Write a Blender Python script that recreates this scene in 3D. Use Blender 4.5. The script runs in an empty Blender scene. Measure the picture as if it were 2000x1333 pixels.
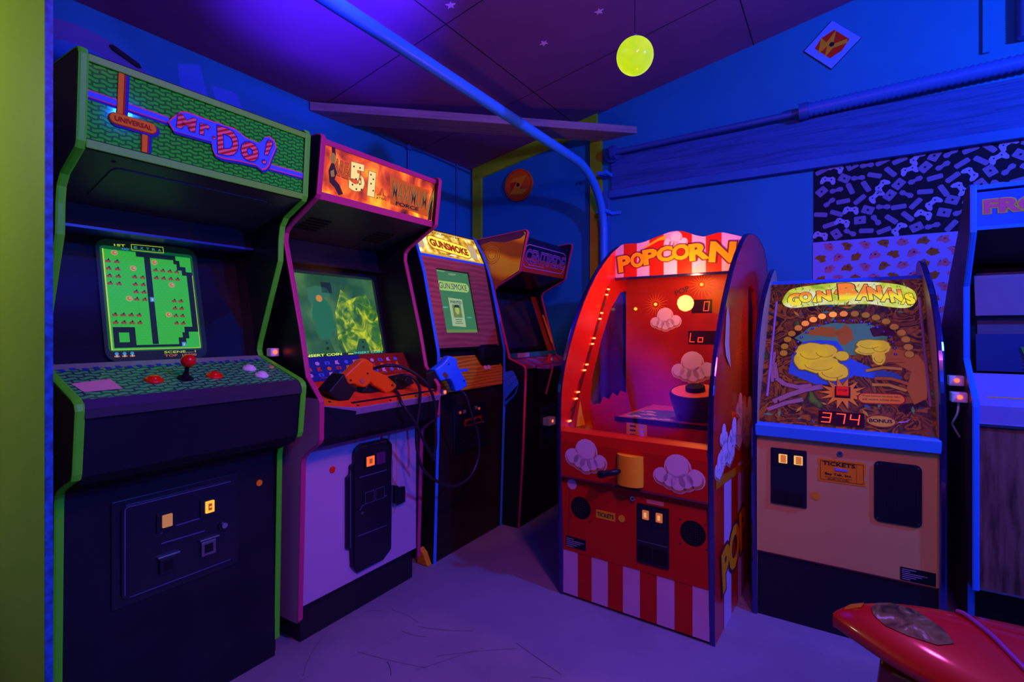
import bpy, bmesh, math, random
from mathutils import Vector, Matrix
from math import sin, cos, pi, radians as R
S = bpy.context.scene
C = S.collection
random.seed(7)

# ------------------------------------------------------------------ camera
cam_d = bpy.data.cameras.new('camera'); cam = bpy.data.objects.new('camera', cam_d); C.objects.link(cam)
cam.location = (0, 0, 1.2); cam.rotation_euler = (R(90), 0, 0)
cam_d.sensor_width = 36; cam_d.lens = 18.0; cam_d.shift_y = -0.01175; cam_d.clip_start = 0.02
S.camera = cam
S.view_settings.view_transform = 'Standard'; S.view_settings.look = 'None'
S.view_settings.exposure = 0.0; S.view_settings.gamma = 1.0; S.view_settings.use_curve_mapping = False
w = bpy.data.worlds.new('World'); S.world = w; w.use_nodes = True
w.node_tree.nodes['Background'].inputs[0].default_value = (0.02, 0.03, 0.14, 1)
w.node_tree.nodes['Background'].inputs[1].default_value = 0.25

# ------------------------------------------------------------------ lamps of the room and added fills
def lamp(name, loc, col, power, r=.06, kind='POINT', target=None, size=.3, spot=None, blend=.4, label=None):
    d = bpy.data.lights.new(name, kind); d.color = col; d.energy = power
    if kind == 'AREA': d.shape = 'DISK'; d.size = size
    else: d.shadow_soft_size = r
    if spot: d.spot_size = R(spot); d.spot_blend = blend
    o = bpy.data.objects.new(name, d); C.objects.link(o); o.location = loc
    if target: o.rotation_euler = (Vector(target) - Vector(loc)).to_track_quat('-Z', 'Y').to_euler()
    return o
VIOLET = (.10, .02, 1.0); ROSE = (1.0, .22, .42); WARM = (1.0, .95, .35)
lamp('blue_floodlight', (2.35, .55, 2.45), (.008, .105, 1.0), 290, .05)
lamp('ceiling_black_light', (-.30, 1.15, 2.2), (.06, .018, 1.0), 1200, .04, 'SPOT', (-.66, 1.93, 2.74), spot=54, blend=1.0)
lamp('rose_floodlight', (.75, .15, 2.55), (1.0, .17, .45), 76, .12, 'SPOT', (.08, 2.4, .8), spot=92, blend=.9)
lamp('rose_ceiling_fill', (.50, .9, 2.35), (1.0, .10, .6), 21, .04)  # added weak rose fill that tints the ceiling
lamp('blue_fill_light', (.55, -.7, 2.2), (.01, .11, 1.0), 50, .05)  # added blue fill behind the camera, for the first cabinet's front
lamp('partition_fill', (-2.12, .76, 1.9), (.85, 1.0, .6), 24, .1, 'SPOT', (-1.05, 1.07, 1.55), spot=110, blend=.6)  # added spot that brightens the olive partition

# ------------------------------------------------------------------ materials
def lin(h):
    h = h.lstrip('#'); v = [int(h[i:i+2], 16) / 255 for i in (0, 2, 4)]
    return tuple((c / 12.92 if c <= .04045 else ((c + .055) / 1.055) ** 2.4) for c in v)
_m = {}
def tint(c):                         # the inks and plastics here are saturated: warm and green ones hold hardly any blue
    r, g, b = c
    if max(r, g) > .1 and b < .2 * max(r, g): b *= .15
    elif r > 2.5 * g and b < .62 * r and r > .2: b *= .6
    return (r, g, b)
def mat(name, col, rough=.5, metal=0, spec=.3, coat=0, emit=None, es=1.0, noise=0, nscale=8, bump=0, alpha=None, trans=0):
    if name in _m: return _m[name]
    m = bpy.data.materials.new(name); m.use_nodes = True; nt = m.node_tree; b = nt.nodes['Principled BSDF']
    c = lin(col) if isinstance(col, str) else col
    c = tint(c)
    b.inputs['Base Color'].default_value = (*c, 1); b.inputs['Roughness'].default_value = rough
    b.inputs['Metallic'].default_value = metal; b.inputs['Specular IOR Level'].default_value = spec
    b.inputs['Coat Weight'].default_value = coat; b.inputs['Coat Roughness'].default_value = .08
    if trans: b.inputs['Transmission Weight'].default_value = trans
    if emit is not None:
        e = lin(emit) if isinstance(emit, str) else emit
        b.inputs['Emission Color'].default_value = (*e, 1); b.inputs['Emission Strength'].default_value = es
    if noise or bump:
        tc = nt.nodes.new('ShaderNodeTexCoord'); n = nt.nodes.new('ShaderNodeTexNoise')
        n.inputs['Scale'].default_value = nscale; n.inputs['Detail'].default_value = 6
        nt.links.new(tc.outputs['Object'], n.inputs['Vector'])
        if noise:
            r = nt.nodes.new('ShaderNodeValToRGB')
            r.color_ramp.elements[0].position = .35; r.color_ramp.elements[1].position = .7
            r.color_ramp.elements[0].color = (*[x * (1 - noise) for x in c], 1); r.color_ramp.elements[1].color = (*c, 1)
            nt.links.new(n.outputs['Fac'], r.inputs[0]); nt.links.new(r.outputs[0], b.inputs['Base Color'])
        if bump:
            bp = nt.nodes.new('ShaderNodeBump'); bp.inputs['Strength'].default_value = bump; bp.inputs['Distance'].default_value = .004
            nt.links.new(n.outputs['Fac'], bp.inputs['Height']); nt.links.new(bp.outputs[0], b.inputs['Normal'])
    _m[name] = m; return m
def glow(m, s):                      # printed art lit from behind
    nt = m.node_tree; b = nt.nodes['Principled BSDF']; i = b.inputs['Base Color']
    if i.links: nt.links.new(i.links[0].from_socket, b.inputs['Emission Color'])
    else: b.inputs['Emission Color'].default_value = i.default_value
    b.inputs['Emission Strength'].default_value = s; return m
def em(name, col, es=1.0):           # something that gives off light
    return mat(name, (0.01, 0.01, 0.01), .6, emit=col, es=es)
def ramp_mat(name, stops, scale=(1, 1, 1), kind='noise', rough=.5, emit=0, distort=0, detail=6, nscale=5, coat=0, spec=.2, rot=(0, 0, 0), wdist=4, bands='X'):
    """art or grain: a texture through a colour ramp"""
    if name in _m: return _m[name]
    m = bpy.data.materials.new(name); m.use_nodes = True; nt = m.node_tree; b = nt.nodes['Principled BSDF']
    tc = nt.nodes.new('ShaderNodeTexCoord'); mp = nt.nodes.new('ShaderNodeMapping')
    mp.inputs['Scale'].default_value = scale; mp.inputs['Rotation'].default_value = rot
    nt.links.new(tc.outputs['Object'], mp.inputs['Vector'])
    if kind == 'noise':
        n = nt.nodes.new('ShaderNodeTexNoise'); n.inputs['Scale'].default_value = nscale; n.inputs['Detail'].default_value = detail; n.inputs['Distortion'].default_value = distort; out = n.outputs['Fac']
    elif kind == 'wave':
        n = nt.nodes.new('ShaderNodeTexWave'); n.inputs['Scale'].default_value = nscale; n.inputs['Distortion'].default_value = wdist; n.inputs['Detail'].default_value = 3; n.bands_direction = bands; out = n.outputs['Fac']
    else:
        n = nt.nodes.new('ShaderNodeTexVoronoi'); n.inputs['Scale'].default_value = nscale; out = n.outputs['Distance']
    nt.links.new(mp.outputs[0], n.inputs['Vector'])
    r = nt.nodes.new('ShaderNodeValToRGB'); e = r.color_ramp.elements
    while len(e) < len(stops): e.new(.5)
    for i, (p, c) in enumerate(stops):
        e[i].position = p; e[i].color = (*tint(lin(c) if isinstance(c, str) else c), 1)
    nt.links.new(out, r.inputs[0])
    b.inputs['Roughness'].default_value = rough; b.inputs['Coat Weight'].default_value = coat; b.inputs['Specular IOR Level'].default_value = spec
    if emit:
        b.inputs['Base Color'].default_value = (.02, .02, .02, 1)
        nt.links.new(r.outputs[0], b.inputs['Emission Color']); b.inputs['Emission Strength'].default_value = emit
    else: nt.links.new(r.outputs[0], b.inputs['Base Color'])
    _m[name] = m; return m

M_BLACK = mat('black_laminate', (.007, .010, .018), .38, spec=.35, noise=.35, nscale=5)
M_BLACKMATT = mat('black_matt', (.005, .006, .01), .7, spec=.2)
M_METAL = mat('black_metal', (.007, .010, .020), .3, .0, spec=.5, bump=.15, nscale=120)
M_HOOD = mat('hood_metal', (.05, .055, .055), .4, spec=.4, bump=.1, nscale=120)
M_CHROME = mat('chrome', (.7, .7, .75), .18, 1)
M_STEEL = mat('dull_steel', (.35, .34, .34), .4, 1)
M_GREEN = mat('green_trim', (.09, .95, .12), .45, spec=.3)
M_PINK = mat('pink_trim', (.50, .035, .27), .45, spec=.3)
M_BLUET = mat('blue_trim', (.03, .25, .85), .4)
M_REDPINK = mat('rose_trim', (.75, .05, .22), .4)
M_WHITE = mat('white_plastic', (.75, .75, .75), .4)
M_RED = mat('red_plastic', (.8, .02, .015), .25, coat=.3)
M_WALL = mat('blue_wall_paint', (.008, .27, .50), .6, spec=.3, noise=.18, nscale=1.6, bump=.05)
M_GLASS = mat('dark_glass', (.006, .008, .016), .06, spec=.6)
M_LED = em('red_led', (1.0, .03, .01), 2.2)
M_LEDHOT = em('led_bulb', (1.0, .10, .03), 9)
M_INK = mat('black_ink', (.006, .006, .01), .6)

# ------------------------------------------------------------------ mesh helper
class Fr:
    """a flat place on a surface: origin, right, up, and the normal that faces the viewer"""
    def __init__(s, o, ux, uy): s.o = Vector(o); s.x = Vector(ux).normalized(); s.y = Vector(uy).normalized(); s.n = s.x.cross(s.y)
    def p(s, u, v, h=0): return s.o + s.x * u + s.y * v + s.n * h
    def sub(s, u, v, ang=0):
        f = Fr(s.p(u, v), s.x * cos(ang) + s.y * sin(ang), s.y * cos(ang) - s.x * sin(ang)); return f
def face(x, y, z): return Fr((x, y, z), (1, 0, 0), (0, 0, 1))
def slope(x, p0, p1): return Fr((x, p0[0], p0[1]), (1, 0, 0), (0, p1[0] - p0[0], p1[1] - p0[1]))
LAY = .0005
_txt = {}
def text_geo(s, off):
    k = (s, off)
    if k in _txt: return _txt[k]
    cu = bpy.data.curves.new('t', 'FONT'); cu.body = s; cu.offset = off; cu.resolution_u = 3; cu.fill_mode = 'FRONT'
    o = bpy.data.objects.new('t', cu); C.objects.link(o)
    dg = bpy.context.evaluated_depsgraph_get(); me = bpy.data.meshes.new_from_object(o.evaluated_get(dg))
    vs = [(v.co.x, v.co.y) for v in me.vertices]; fs = [tuple(p.vertices) for p in me.polygons]
    bpy.data.objects.remove(o); bpy.data.curves.remove(cu); bpy.data.meshes.remove(me)
    _txt[k] = (vs, fs); return _txt[k]
class MB:
    def __init__(s): s.v = []; s.f = []; s.mi = []; s.ms = []; s.sm = []
    def add(s, vs, fs, m, smooth=False):
        if m not in s.ms: s.ms.append(m)
        i = s.ms.index(m); b = len(s.v); s.v += [tuple(v) for v in vs]
        for f in fs: s.f.append([b + k for k in f]); s.mi.append(i); s.sm.append(smooth)
        return s
    def box(s, x0, x1, y0, y1, z0, z1, m):
        v = [(x, y, z) for x in (x0, x1) for y in (y0, y1) for z in (z0, z1)]
        return s.add(v, [(0, 1, 3, 2), (4, 6, 7, 5), (0, 4, 5, 1), (2, 3, 7, 6), (0, 2, 6, 4), (1, 5, 7, 3)], m)
    def prism(s, poly, x0, x1, m):
        """outline in (y, z), swept along x"""
        a = sum(poly[i][0] * poly[(i + 1) % len(poly)][1] - poly[(i + 1) % len(poly)][0] * poly[i][1] for i in range(len(poly)))
        if a < 0: poly = poly[::-1]
        n = len(poly); v = [(x0, y, z) for y, z in poly] + [(x1, y, z) for y, z in poly]
        f = [tuple(range(n))[::-1], tuple(range(n, 2 * n))] + [(i, (i + 1) % n, n + (i + 1) % n, n + i) for i in range(n)]
        return s.add(v, f, m)
    def plate(s, p0, p1, th, x0, x1, m):
        d = Vector((p1[0] - p0[0], p1[1] - p0[1])).normalized(); n = Vector((d.y, -d.x)) * th
        return s.prism([p0, p1, (p1[0] + n.x, p1[1] + n.y), (p0[0] + n.x, p0[1] + n.y)], x0, x1, m)
    def poly(s, fr, pts, m, k=1): return s.add([fr.p(u, v, k * LAY) for u, v in pts], [tuple(range(len(pts)))], m)
    def rect(s, fr, u0, u1, v0, v1, m, k=1): return s.poly(fr, [(u0, v0), (u1, v0), (u1, v1), (u0, v1)], m, k)
    def slab(s, fr, pts, h, m, h0=0):
        a = sum(pts[i][0] * pts[(i + 1) % len(pts)][1] - pts[(i + 1) % len(pts)][0] * pts[i][1] for i in range(len(pts)))
        if a < 0: pts = pts[::-1]
        n = len(pts); v = [fr.p(a, b, h0) for a, b in pts] + [fr.p(a, b, h) for a, b in pts]
        return s.add(v, [tuple(range(n))[::-1], tuple(range(n, 2 * n))] + [(i, (i + 1) % n, n + (i + 1) % n, n + i) for i in range(n)], m)
    def disc(s, fr, u, v, r, m, k=1, n=20, ry=None): return s.poly(fr, [(u + r * cos(2 * pi * i / n), v + (ry or r) * sin(2 * pi * i / n)) for i in range(n)], m, k)
    def cyl(s, fr, u, v, r, h, m, h0=0, n=20, r1=None):
        r1 = r if r1 is None else r1
        vs = [fr.p(u + r * cos(2 * pi * i / n), v + r * sin(2 * pi * i / n), h0) for i in range(n)] + [fr.p(u + r1 * cos(2 * pi * i / n), v + r1 * sin(2 * pi * i / n), h) for i in range(n)]
        s.add(vs, [(i, (i + 1) % n, n + (i + 1) % n, n + i) for i in range(n)], m, True)
        return s.add(vs, [tuple(range(n))[::-1], tuple(range(n, 2 * n))], m)
    def lathe(s, fr, u, v, prof, m, n=24):
        """prof: (radius, height) from bottom to top"""
        vs = []; fs = []
        for r, h in prof: vs += [fr.p(u + max(r, 1e-5) * cos(2 * pi * i / n), v + max(r, 1e-5) * sin(2 * pi * i / n), h) for i in range(n)]
        for j in range(len(prof) - 1): fs += [(j * n + i, j * n + (i + 1) % n, (j + 1) * n + (i + 1) % n, (j + 1) * n + i) for i in range(n)]
        return s.add(vs, fs, m, True)
    def tube(s, pts, r, m, n=10, caps=True):
        pts = [Vector(p) for p in pts]; vs = []; fs = []; up = None
        for i, p in enumerate(pts):
            t = (pts[min(i + 1, len(pts) - 1)] - pts[max(i - 1, 0)]).normalized()
            if up is None: up = Vector((0, 0, 1)) if abs(t.z) < .9 else Vector((1, 0, 0))
            a = t.cross(up).normalized(); b = a.cross(t); up = b
            rr = r[i] if isinstance(r, (list, tuple)) else r
            vs += [p + (a * cos(2 * pi * k / n) + b * sin(2 * pi * k / n)) * rr for k in range(n)]
        for j in range(len(pts) - 1): fs += [(j * n + i, j * n + (i + 1) % n, (j + 1) * n + (i + 1) % n, (j + 1) * n + i) for i in range(n)]
        s.add(vs, fs, m, True)
        if caps: s.add(vs, [tuple(range(n))[::-1], tuple(range(len(vs) - n, len(vs)))], m)
        return s
    def text(s, fr, t, p0, p1, h, m, k=2, off=0, outline=None, okk=None, oo=.03, shear=0, arc=0, top=None):
        """lettering whose baseline runs from p0 to p1 with capital height h"""
        vs, fs = text_geo(t, off)
        x0 = min(v[0] for v in vs); x1 = max(v[0] for v in vs); y0 = min(v[1] for v in vs); y1 = max(v[1] for v in vs)
        d = Vector((p1[0] - p0[0], p1[1] - p0[1])); L = d.length; ang = math.atan2(d.y, d.x)
        def mp(v, kk):
            a = (v[0] - x0) / (x1 - x0) * L; b = (v[1] - y0) / (y1 - y0) * h + 0
            if top: b = b * (1 + (top - 1) * a / L)
            b += arc * sin(pi * min(1, max(0, a / L))); a += shear * b
            return fr.p(p0[0] + a * cos(ang) - b * sin(ang), p0[1] + a * sin(ang) + b * cos(ang), kk * LAY)
        if outline:
            v2, f2 = text_geo(t, off + oo); s.add([mp(v, k - 1) for v in v2], f2, outline)
        s.add([mp(v, k) for v in vs], fs, m); return s
    def seg(s, fr, ch, u, v, w, h, m, k=2, t=None, slant=.12):
        t = t or w * .2
        SEG = {'0': 'abcdef', '1': 'bc', '3': 'abcdg', '4': 'bcfg', '7': 'abc', '9': 'abcdfg', 'L': 'def', 'o': 'cdeg', '-': 'g'}
        R_ = {'a': (0, w, h - t, h), 'd': (0, w, 0, t), 'g': (0, w, h / 2 - t / 2, h / 2 + t / 2), 'b': (w - t, w, h / 2, h), 'c': (w - t, w, 0, h / 2), 'f': (0, t, h / 2, h), 'e': (0, t, 0, h / 2)}
        for q in SEG[ch]:
            a0, a1, b0, b1 = R_[q]; g = t * .12
            s.poly(fr, [(u + a0 + g + slant * b0, v + b0 + g), (u + a1 - g + slant * b0, v + b0 + g), (u + a1 - g + slant * b1, v + b1 - g), (u + a0 + g + slant * b1, v + b1 - g)], m, k)
        return s
    def build(s, name, parent=None, bevel=0, label=None, sub=0):
        me = bpy.data.meshes.new(name); me.from_pydata(s.v, [], s.f); me.polygons.foreach_set('material_index', s.mi); me.polygons.foreach_set('use_smooth', s.sm)
        for m in s.ms: me.materials.append(m)
        me.validate(); me.update()
        o = bpy.data.objects.new(name, me); C.objects.link(o)
        if parent: o.parent = parent
        if bevel:
            b = o.modifiers.new('bevel', 'BEVEL'); b.width = bevel; b.segments = 2; b.limit_method = 'ANGLE'; b.angle_limit = R(40)
        if sub: q = o.modifiers.new('sub', 'SUBSURF'); q.levels = sub; q.render_levels = sub
        if label: o['label'] = label
        return o
def empty(name, loc, rz, label, cat, group=None):
    o = bpy.data.objects.new(name, None); C.objects.link(o); o.location = loc; o.rotation_euler = (0, 0, rz); o.empty_display_size = .1
    o['label'] = label; o['category'] = cat
    if group: o['group'] = group
    return o
def tag(o, label, cat, group=None):
    o['label'] = label; o['category'] = cat
    if group: o['group'] = group
    return o
def structure(o): o['kind'] = 'structure'; return o
def rrect(u0, u1, v0, v1, r, n=4):
    P = []
    for cx, cy, a in ((u1 - r, v1 - r, 0), (u0 + r, v1 - r, 90), (u0 + r, v0 + r, 180), (u1 - r, v0 + r, 270)):
        P += [(cx + r * cos(R(a + 90 * i / n)), cy + r * sin(R(a + 90 * i / n))) for i in range(n + 1)]
    return P
def smooth_path(pts, n=6):
    """Catmull-Rom"""
    P = [Vector(p) for p in pts]; P = [P[0] * 2 - P[1]] + P + [P[-1] * 2 - P[-2]]; out = []
    for i in range(1, len(P) - 2):
        for k in range(n):
            t = k / n; a, b, c, d = P[i - 1:i + 3]
            out.append(.5 * ((2 * b) + (c - a) * t + (2 * a - 5 * b + 4 * c - d) * t * t + (3 * b - a - 3 * c + d) * t ** 3))
    out.append(P[-2]); return out
def side_panels(root, W, front, back, t, m, trim, ms=None, x0=0):
    """two side boards cut to the cabinet's outline, each with the plastic strip on its front edge"""
    out = []
    for i, x in enumerate((x0, x0 + W - t)):
        mm = (ms[i] if ms else m)
        o = MB().prism(list(front) + list(back), x, x + t, mm).build('side_panel', root); out.append(o)
        e = MB(); n = len(front); ring = []
        for j, (y, z) in enumerate(front):
            a = Vector(front[max(j - 1, 0)]); b = Vector(front[min(j + 1, n - 1)]); p = Vector((y, z))
            d1 = (p - a).normalized() if j else (b - p).normalized(); d2 = (b - p).normalized() if j < n - 1 else d1
            nn = Vector((d1.y, -d1.x)) + Vector((d2.y, -d2.x)); nn = nn.normalized() / max(.6, cos(d1.angle(d2) / 2) if d1.length and d2.length else 1)
            q = p + nn * .0035
            r = p - nn * .002
            ring.append([(x - .0008, r.x, r.y), (x - .0008, q.x * .5 + p.x * .5, q.y * .5 + p.y * .5), (x + .004, q.x, q.y), (x + t - .004, q.x, q.y), (x + t + .0008, q.x * .5 + p.x * .5, q.y * .5 + p.y * .5), (x + t + .0008, r.x, r.y)])
        vs = [v for rg in ring for v in rg]; fs = [(j * 6 + k, j * 6 + k + 1, (j + 1) * 6 + k + 1, (j + 1) * 6 + k) for j in range(n - 1) for k in range(5)] + [(0, 1, 2, 3, 4, 5), tuple((n - 1) * 6 + k for k in range(6))]
        e.add(vs, fs, trim).build('edge_trim', o)
    return out
def switch_box(parent, loc, wx=.035, wy=.03, wz=.032):
    b = MB().box(loc[0], loc[0] + wx, loc[1], loc[1] + wy, loc[2], loc[2] + wz, M_WHITE).build('switch_box', parent, .004, label='white box with a glowing red light')
    fr = face(loc[0], loc[1], loc[2])
    MB().cyl(fr, wx * .5, wz * .55, .008, .003, em('switch_glow', (1, .06, .02), 5), n=12).build('indicator_light', b)
    return b
def blob(mb, fr, cx, cz, rx, rz, m, k, seed=0, n=18, j=.12):
    r_ = random.Random(seed); mb.poly(fr, [(cx + rx * (1 + r_.uniform(-j, j)) * cos(2 * pi * i / n), cz + rz * (1 + r_.uniform(-j, j)) * sin(2 * pi * i / n)) for i in range(n)], m, k)
def bolts(mb, fr, pts, r=.004, m=None):
    for u, v in pts: mb.cyl(fr, u, v, r, .002, m or M_STEEL, n=8, r1=r * .6)

# ------------------------------------------------------------------ the room (frame: x along the back-right wall, y out of it towards the viewer is negative)
def room(o): o.location = (-.35, 4.37, 0); o.rotation_euler = (0, 0, R(-32.6)); return o
RX = lambda x, y, z=0: Matrix.Translation((-.35, 4.37, 0)) @ Matrix.Rotation(R(-32.6), 4, 'Z') @ Vector((x, y, z))
CE = lambda x: 2.55 + .19 * x
M_FLOOR = ramp_mat('painted_concrete', [(.25, (.15, .15, .22)), (.5, (.22, .22, .31)), (.75, (.26, .25, .34))], nscale=1.6, detail=9, rough=.5)
nt = M_FLOOR.node_tree; b = nt.nodes['Principled BSDF']
tc = nt.nodes['Texture Coordinate']; wv = nt.nodes.new('ShaderNodeTexNoise'); wv.inputs['Scale'].default_value = 9; wv.inputs['Detail'].default_value = 8; wv.inputs['Distortion'].default_value = 3
nt.links.new(tc.outputs['Object'], wv.inputs['Vector'])
rr = nt.nodes.new('ShaderNodeMapRange'); rr.inputs[3].default_value = .32; rr.inputs[4].default_value = .62; nt.links.new(wv.outputs['Fac'], rr.inputs[0]); nt.links.new(rr.outputs[0], b.inputs['Roughness'])
M_SCR = mat('scuff', (.035, .03, .045), .6)
fl = MB().box(-.1, 6.2, -7, .1, -.1, 0, M_FLOOR)
ff = Fr((0, 0, 0), (1, 0, 0), (0, 1, 0))
for i in range(46):                                      # hairline scratches in the floor paint
    x = random.uniform(.9, 2.7); y = random.uniform(-2.9, -1.0); a = random.uniform(0, 6.28); L = random.uniform(.05, .32); c = random.uniform(-.6, .6); p = []
    for k in range(6): x += cos(a) * L / 5; y += sin(a) * L / 5; a += c / 5; p.append((x, y))
    ww = .0006 + random.random() * .0008
    fl.poly(ff, [(px, py + ww) for px, py in p] + [(px, py - ww) for px, py in p[::-1]], M_SCR, 1)
structure(room(fl.build('floor')))
wl = MB().box(-.12, 0, -7, .1, 0, 3.9, M_WALL)
# mural painted on the left wall: arcs of a pale craft with a dark slot, and beams
fl_ = Fr((0, 0, 0), (0, 1, 0), (0, 0, 1))
M_MUR = mat('mural_mauve', (.14, .12, .40), .6); M_MUR2 = mat('mural_blue', (.035, .20, .55), .6); M_MUR3 = mat('mural_light', (.04, .22, .70), .6)
def arc(cx, cz, r, a0, a1, n=16): return [(cx + r * cos(R(a0 + (a1 - a0) * i / n)), cz + r * sin(R(a0 + (a1 - a0) * i / n))) for i in range(n + 1)]
wl.poly(fl_, arc(-2.67, 2.09, .365, 10, 130) + arc(-2.67, 2.07, .305, 130, 10), M_MUR, 1)
wl.poly(fl_, arc(-2.67, 2.07, .305, 10, 130) + [(-2.86, 2.0), (-2.37, 2.0)], M_MUR2, 1)
wl.slab(fl_, [(-2.572, 2.420), (-2.562, 2.428), (-2.462, 2.388), (-2.452, 2.372), (-2.468, 2.370), (-2.560, 2.405)], .012, M_INK)
wl.poly(fl_, [(-2.30, 2.46), (-2.2, 2.50), (-2.08, 2.05), (-2.25, 2.05)], M_MUR3, 1)
wl.poly(fl_, [(-2.15, 2.42), (-2.02, 2.43), (-1.93, 2.25), (-2.06, 2.22)], M_MUR3, 1)
structure(room(wl.build('wall_left')))
structure(room(MB().box(-.12, 6.2, 0, .12, 0, 3.9, M_WALL).build('wall_right')))
M_DARKWALL = mat('dark_wall', (.05, .07, .2), .7)
structure(room(MB().box(-.12, 6.2, -7.12, -7, 0, 3.9, M_DARKWALL).build('wall_back')))
structure(room(MB().box(6.2, 6.3, -7.1, .1, 0, 3.9, M_DARKWALL).build('wall_side')))
M_CEIL = mat('ceiling_paint', (.22, .08, .22), .6, noise=.25, nscale=1.2)
ce = MB().prism([(-7.1, 0), (.12, 0), (.12, .06), (-7.1, .06)], 0, 1, M_CEIL)     # unit strip, sheared to the roof slope below
for i, v in enumerate(ce.v): x = -.12 if v[0] == 0 else 6.3; ce.v[i] = (x, v[1], CE(x) + v[2])
cf = Fr((0, 0, CE(0)), (0, 1, 0), (1, 0, .19)); kx = math.hypot(1, .19)
M_SEAM = mat('seam', (.01, .01, .02), .8)
for x in (.98, 2.2, 3.4): ce.rect(cf, -7, 0, x * kx - .003, x * kx + .003, M_SEAM)
for y in (-.62, -1.50, -2.72, -3.94): ce.rect(cf, y - .003, y + .003, 0, 6.2 * kx, M_SEAM)
structure(room(ce.build('ceiling')))

# partition at the left edge of the view: olive face, blue edge
M_OLIVE = mat('olive_paint', (.40, .50, .045), .5, noise=.12, nscale=3, bump=.1)
M_EDGE = mat('edge_blue', (.03, .2, .62), .45, noise=.6, nscale=60)
pt = MB().box(0, 1.209, -3.107, -3.094, 0, 3.0, M_OLIVE).box(1.209, 1.214, -3.107, -3.094, 0, 3.0, M_EDGE)
structure(room(pt.build('wall_near')))
# olive boards framing the far corner
M_TRIMG = mat('olive_board', (.36, .80, .05), .55, noise=.2, nscale=5)
structure(room(MB().box(.03, .122, -.022, 0, 0, 2.50, M_TRIMG).build('trim_1', None, .002)))
tb = MB().add([(.03, -.022, CE(.03)), (1.16, -.022, CE(1.16)), (1.16, -.022, CE(1.16) - .105), (.03, -.022, CE(.03) - .105), (.03, 0, CE(.03)), (1.16, 0, CE(1.16)), (1.16, 0, CE(1.16) - .105), (.03, 0, CE(.03) - .105)],
              [(0, 3, 2, 1), (3, 7, 6, 2), (0, 4, 7, 3), (1, 2, 6, 5), (4, 5, 6, 7), (0, 1, 5, 4)], M_TRIMG)
structure(room(tb.build('trim_2')))
structure(room(MB().box(1.109, 1.20, -.028, 0, 0, 2.66, mat('olive_post', (.50, .60, .03), .55, noise=.2, nscale=5)).build('trim_3', None, .002)))
# weathered blue plank band on the right wall with a ledge under it
M_PLANK = ramp_mat('painted_plank', [(.3, (.020, .07, .22)), (.5, (.035, .11, .34)), (.72, (.05, .13, .38))], scale=(.35, 3, 7), nscale=7, detail=10, distort=1.4, rough=.6)
structure(room(MB().box(1.27, 6.2, -.018, 0, 2.195, 2.44, M_PLANK).build('trim_4', None, .002)))
structure(room(MB().box(1.26, 6.2, -.045, 0, 2.135, 2.19, mat('ledge_paint', (.025, .17, .48), .5, noise=.2, nscale=4)).build('trim_5', None, .004)))
structure(room(MB().box(1.215, 1.262, -.04, 0, 0, 2.19, mat('ledge_paint', '#000')).build('trim_6', None, .003)))
structure(room(MB().box(3.26, 3.29, -.02, 0, 2.60, 3.3, M_WALL).build('trim_7', None, .003)))

# ---- pipes and cables on the walls
def rt(o, label, cat, group=None): room(o); return tag(o, label, cat, group)
M_PIPE = mat('blue_pipe_paint', (.03, .30, .85), .35)
pts = [(1.195, -2.98, 2.76), (1.195, -2.98, 2.52), (1.195, -2.95, 2.41), (1.195, -2.88, 2.34), (1.195, -2.77, 2.317), (1.195, -2.4, 2.315), (1.195, -.50, 2.31)] + [(1.195 + .045 * sin(R(a)), -.50 + .42 * sin(R(a)), 2.31 - .42 * (1 - cos(R(a)))) for a in range(10, 91, 8)] + [(1.24, -.08, 1.6), (1.24, -.08, .0)]
pp = rt(MB().tube(pts, .028, M_PIPE, 18).build('conduit_pipe'), 'long thick blue pipe crossing under the ceiling and bending down the wall', 'pipe')
for z in (2.30, 2.03):
    MB().box(1.19, 1.34, -.014, -.004, z - .012, z + .012, M_PIPE).box(1.20, 1.215, -.115, -.004, z - .012, z + .012, M_PIPE).box(1.265, 1.28, -.115, -.004, z - .012, z + .012, M_PIPE).box(1.20, 1.28, -.117, -.109, z - .012, z + .012, M_PIPE).build('pipe_clamp', pp, .002)
# shelf board across the corner, and small items on the ceiling
M_SHELF = ramp_mat('shelf_wood', [(.3, (.22, .15, .20)), (.6, (.34, .24, .28))], scale=(.5, 6, 6), nscale=6, rough=.6)
a = Vector((-1.215, 3.02)); b2 = Vector((.895, 3.585)); L = (b2 - a).length; ang = math.atan2(b2.y - a.y, b2.x - a.x)
sh = MB().box(.02, L - .02, .0, .20, -.05, 0, M_SHELF).build('wall_shelf', None, .003)
sh.location = (a.x, a.y, 2.545); sh.rotation_euler = (0, -math.atan2(.075, L), ang)
tag(sh, 'long wooden shelf board spanning the far corner under the ceiling', 'shelf')
M_COND = mat('grey_blue_conduit', (.05, .14, .42), .4, .3)
cd = rt(MB().tube([(1.30, -.055, 2.448), (2.448, -.055, 2.47)], .019, M_COND, 12).build('conduit'), 'thin straight conduit on the right wall leading to the ribbed hose', 'pipe')
MB().cyl(Fr((1.285, -.055, 2.448), (0, 1, 0), (0, 0, 1)), 0, 0, .045, .035, M_COND, n=16).cyl(Fr((1.285, 0, 2.448), (1, 0, 0), (0, 0, 1)), 0, 0, .06, .04, M_COND, n=20).build('conduit_flange', cd, .003)
hp = []; hr = []; n = 70
for i in range(n * 2 + 1):
    t = i / (n * 2); hp.append((2.47 + 1.9 * t, -.062, 2.47 + .055 * t)); hr.append(.042 if i % 2 else .034)
ho = rt(MB().tube(hp, hr, mat('ribbed_hose_plastic', (.04, .15, .50), .4), 14).build('ribbed_hose'), 'ribbed blue hose running along the top of the plank band', 'hose')
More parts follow.
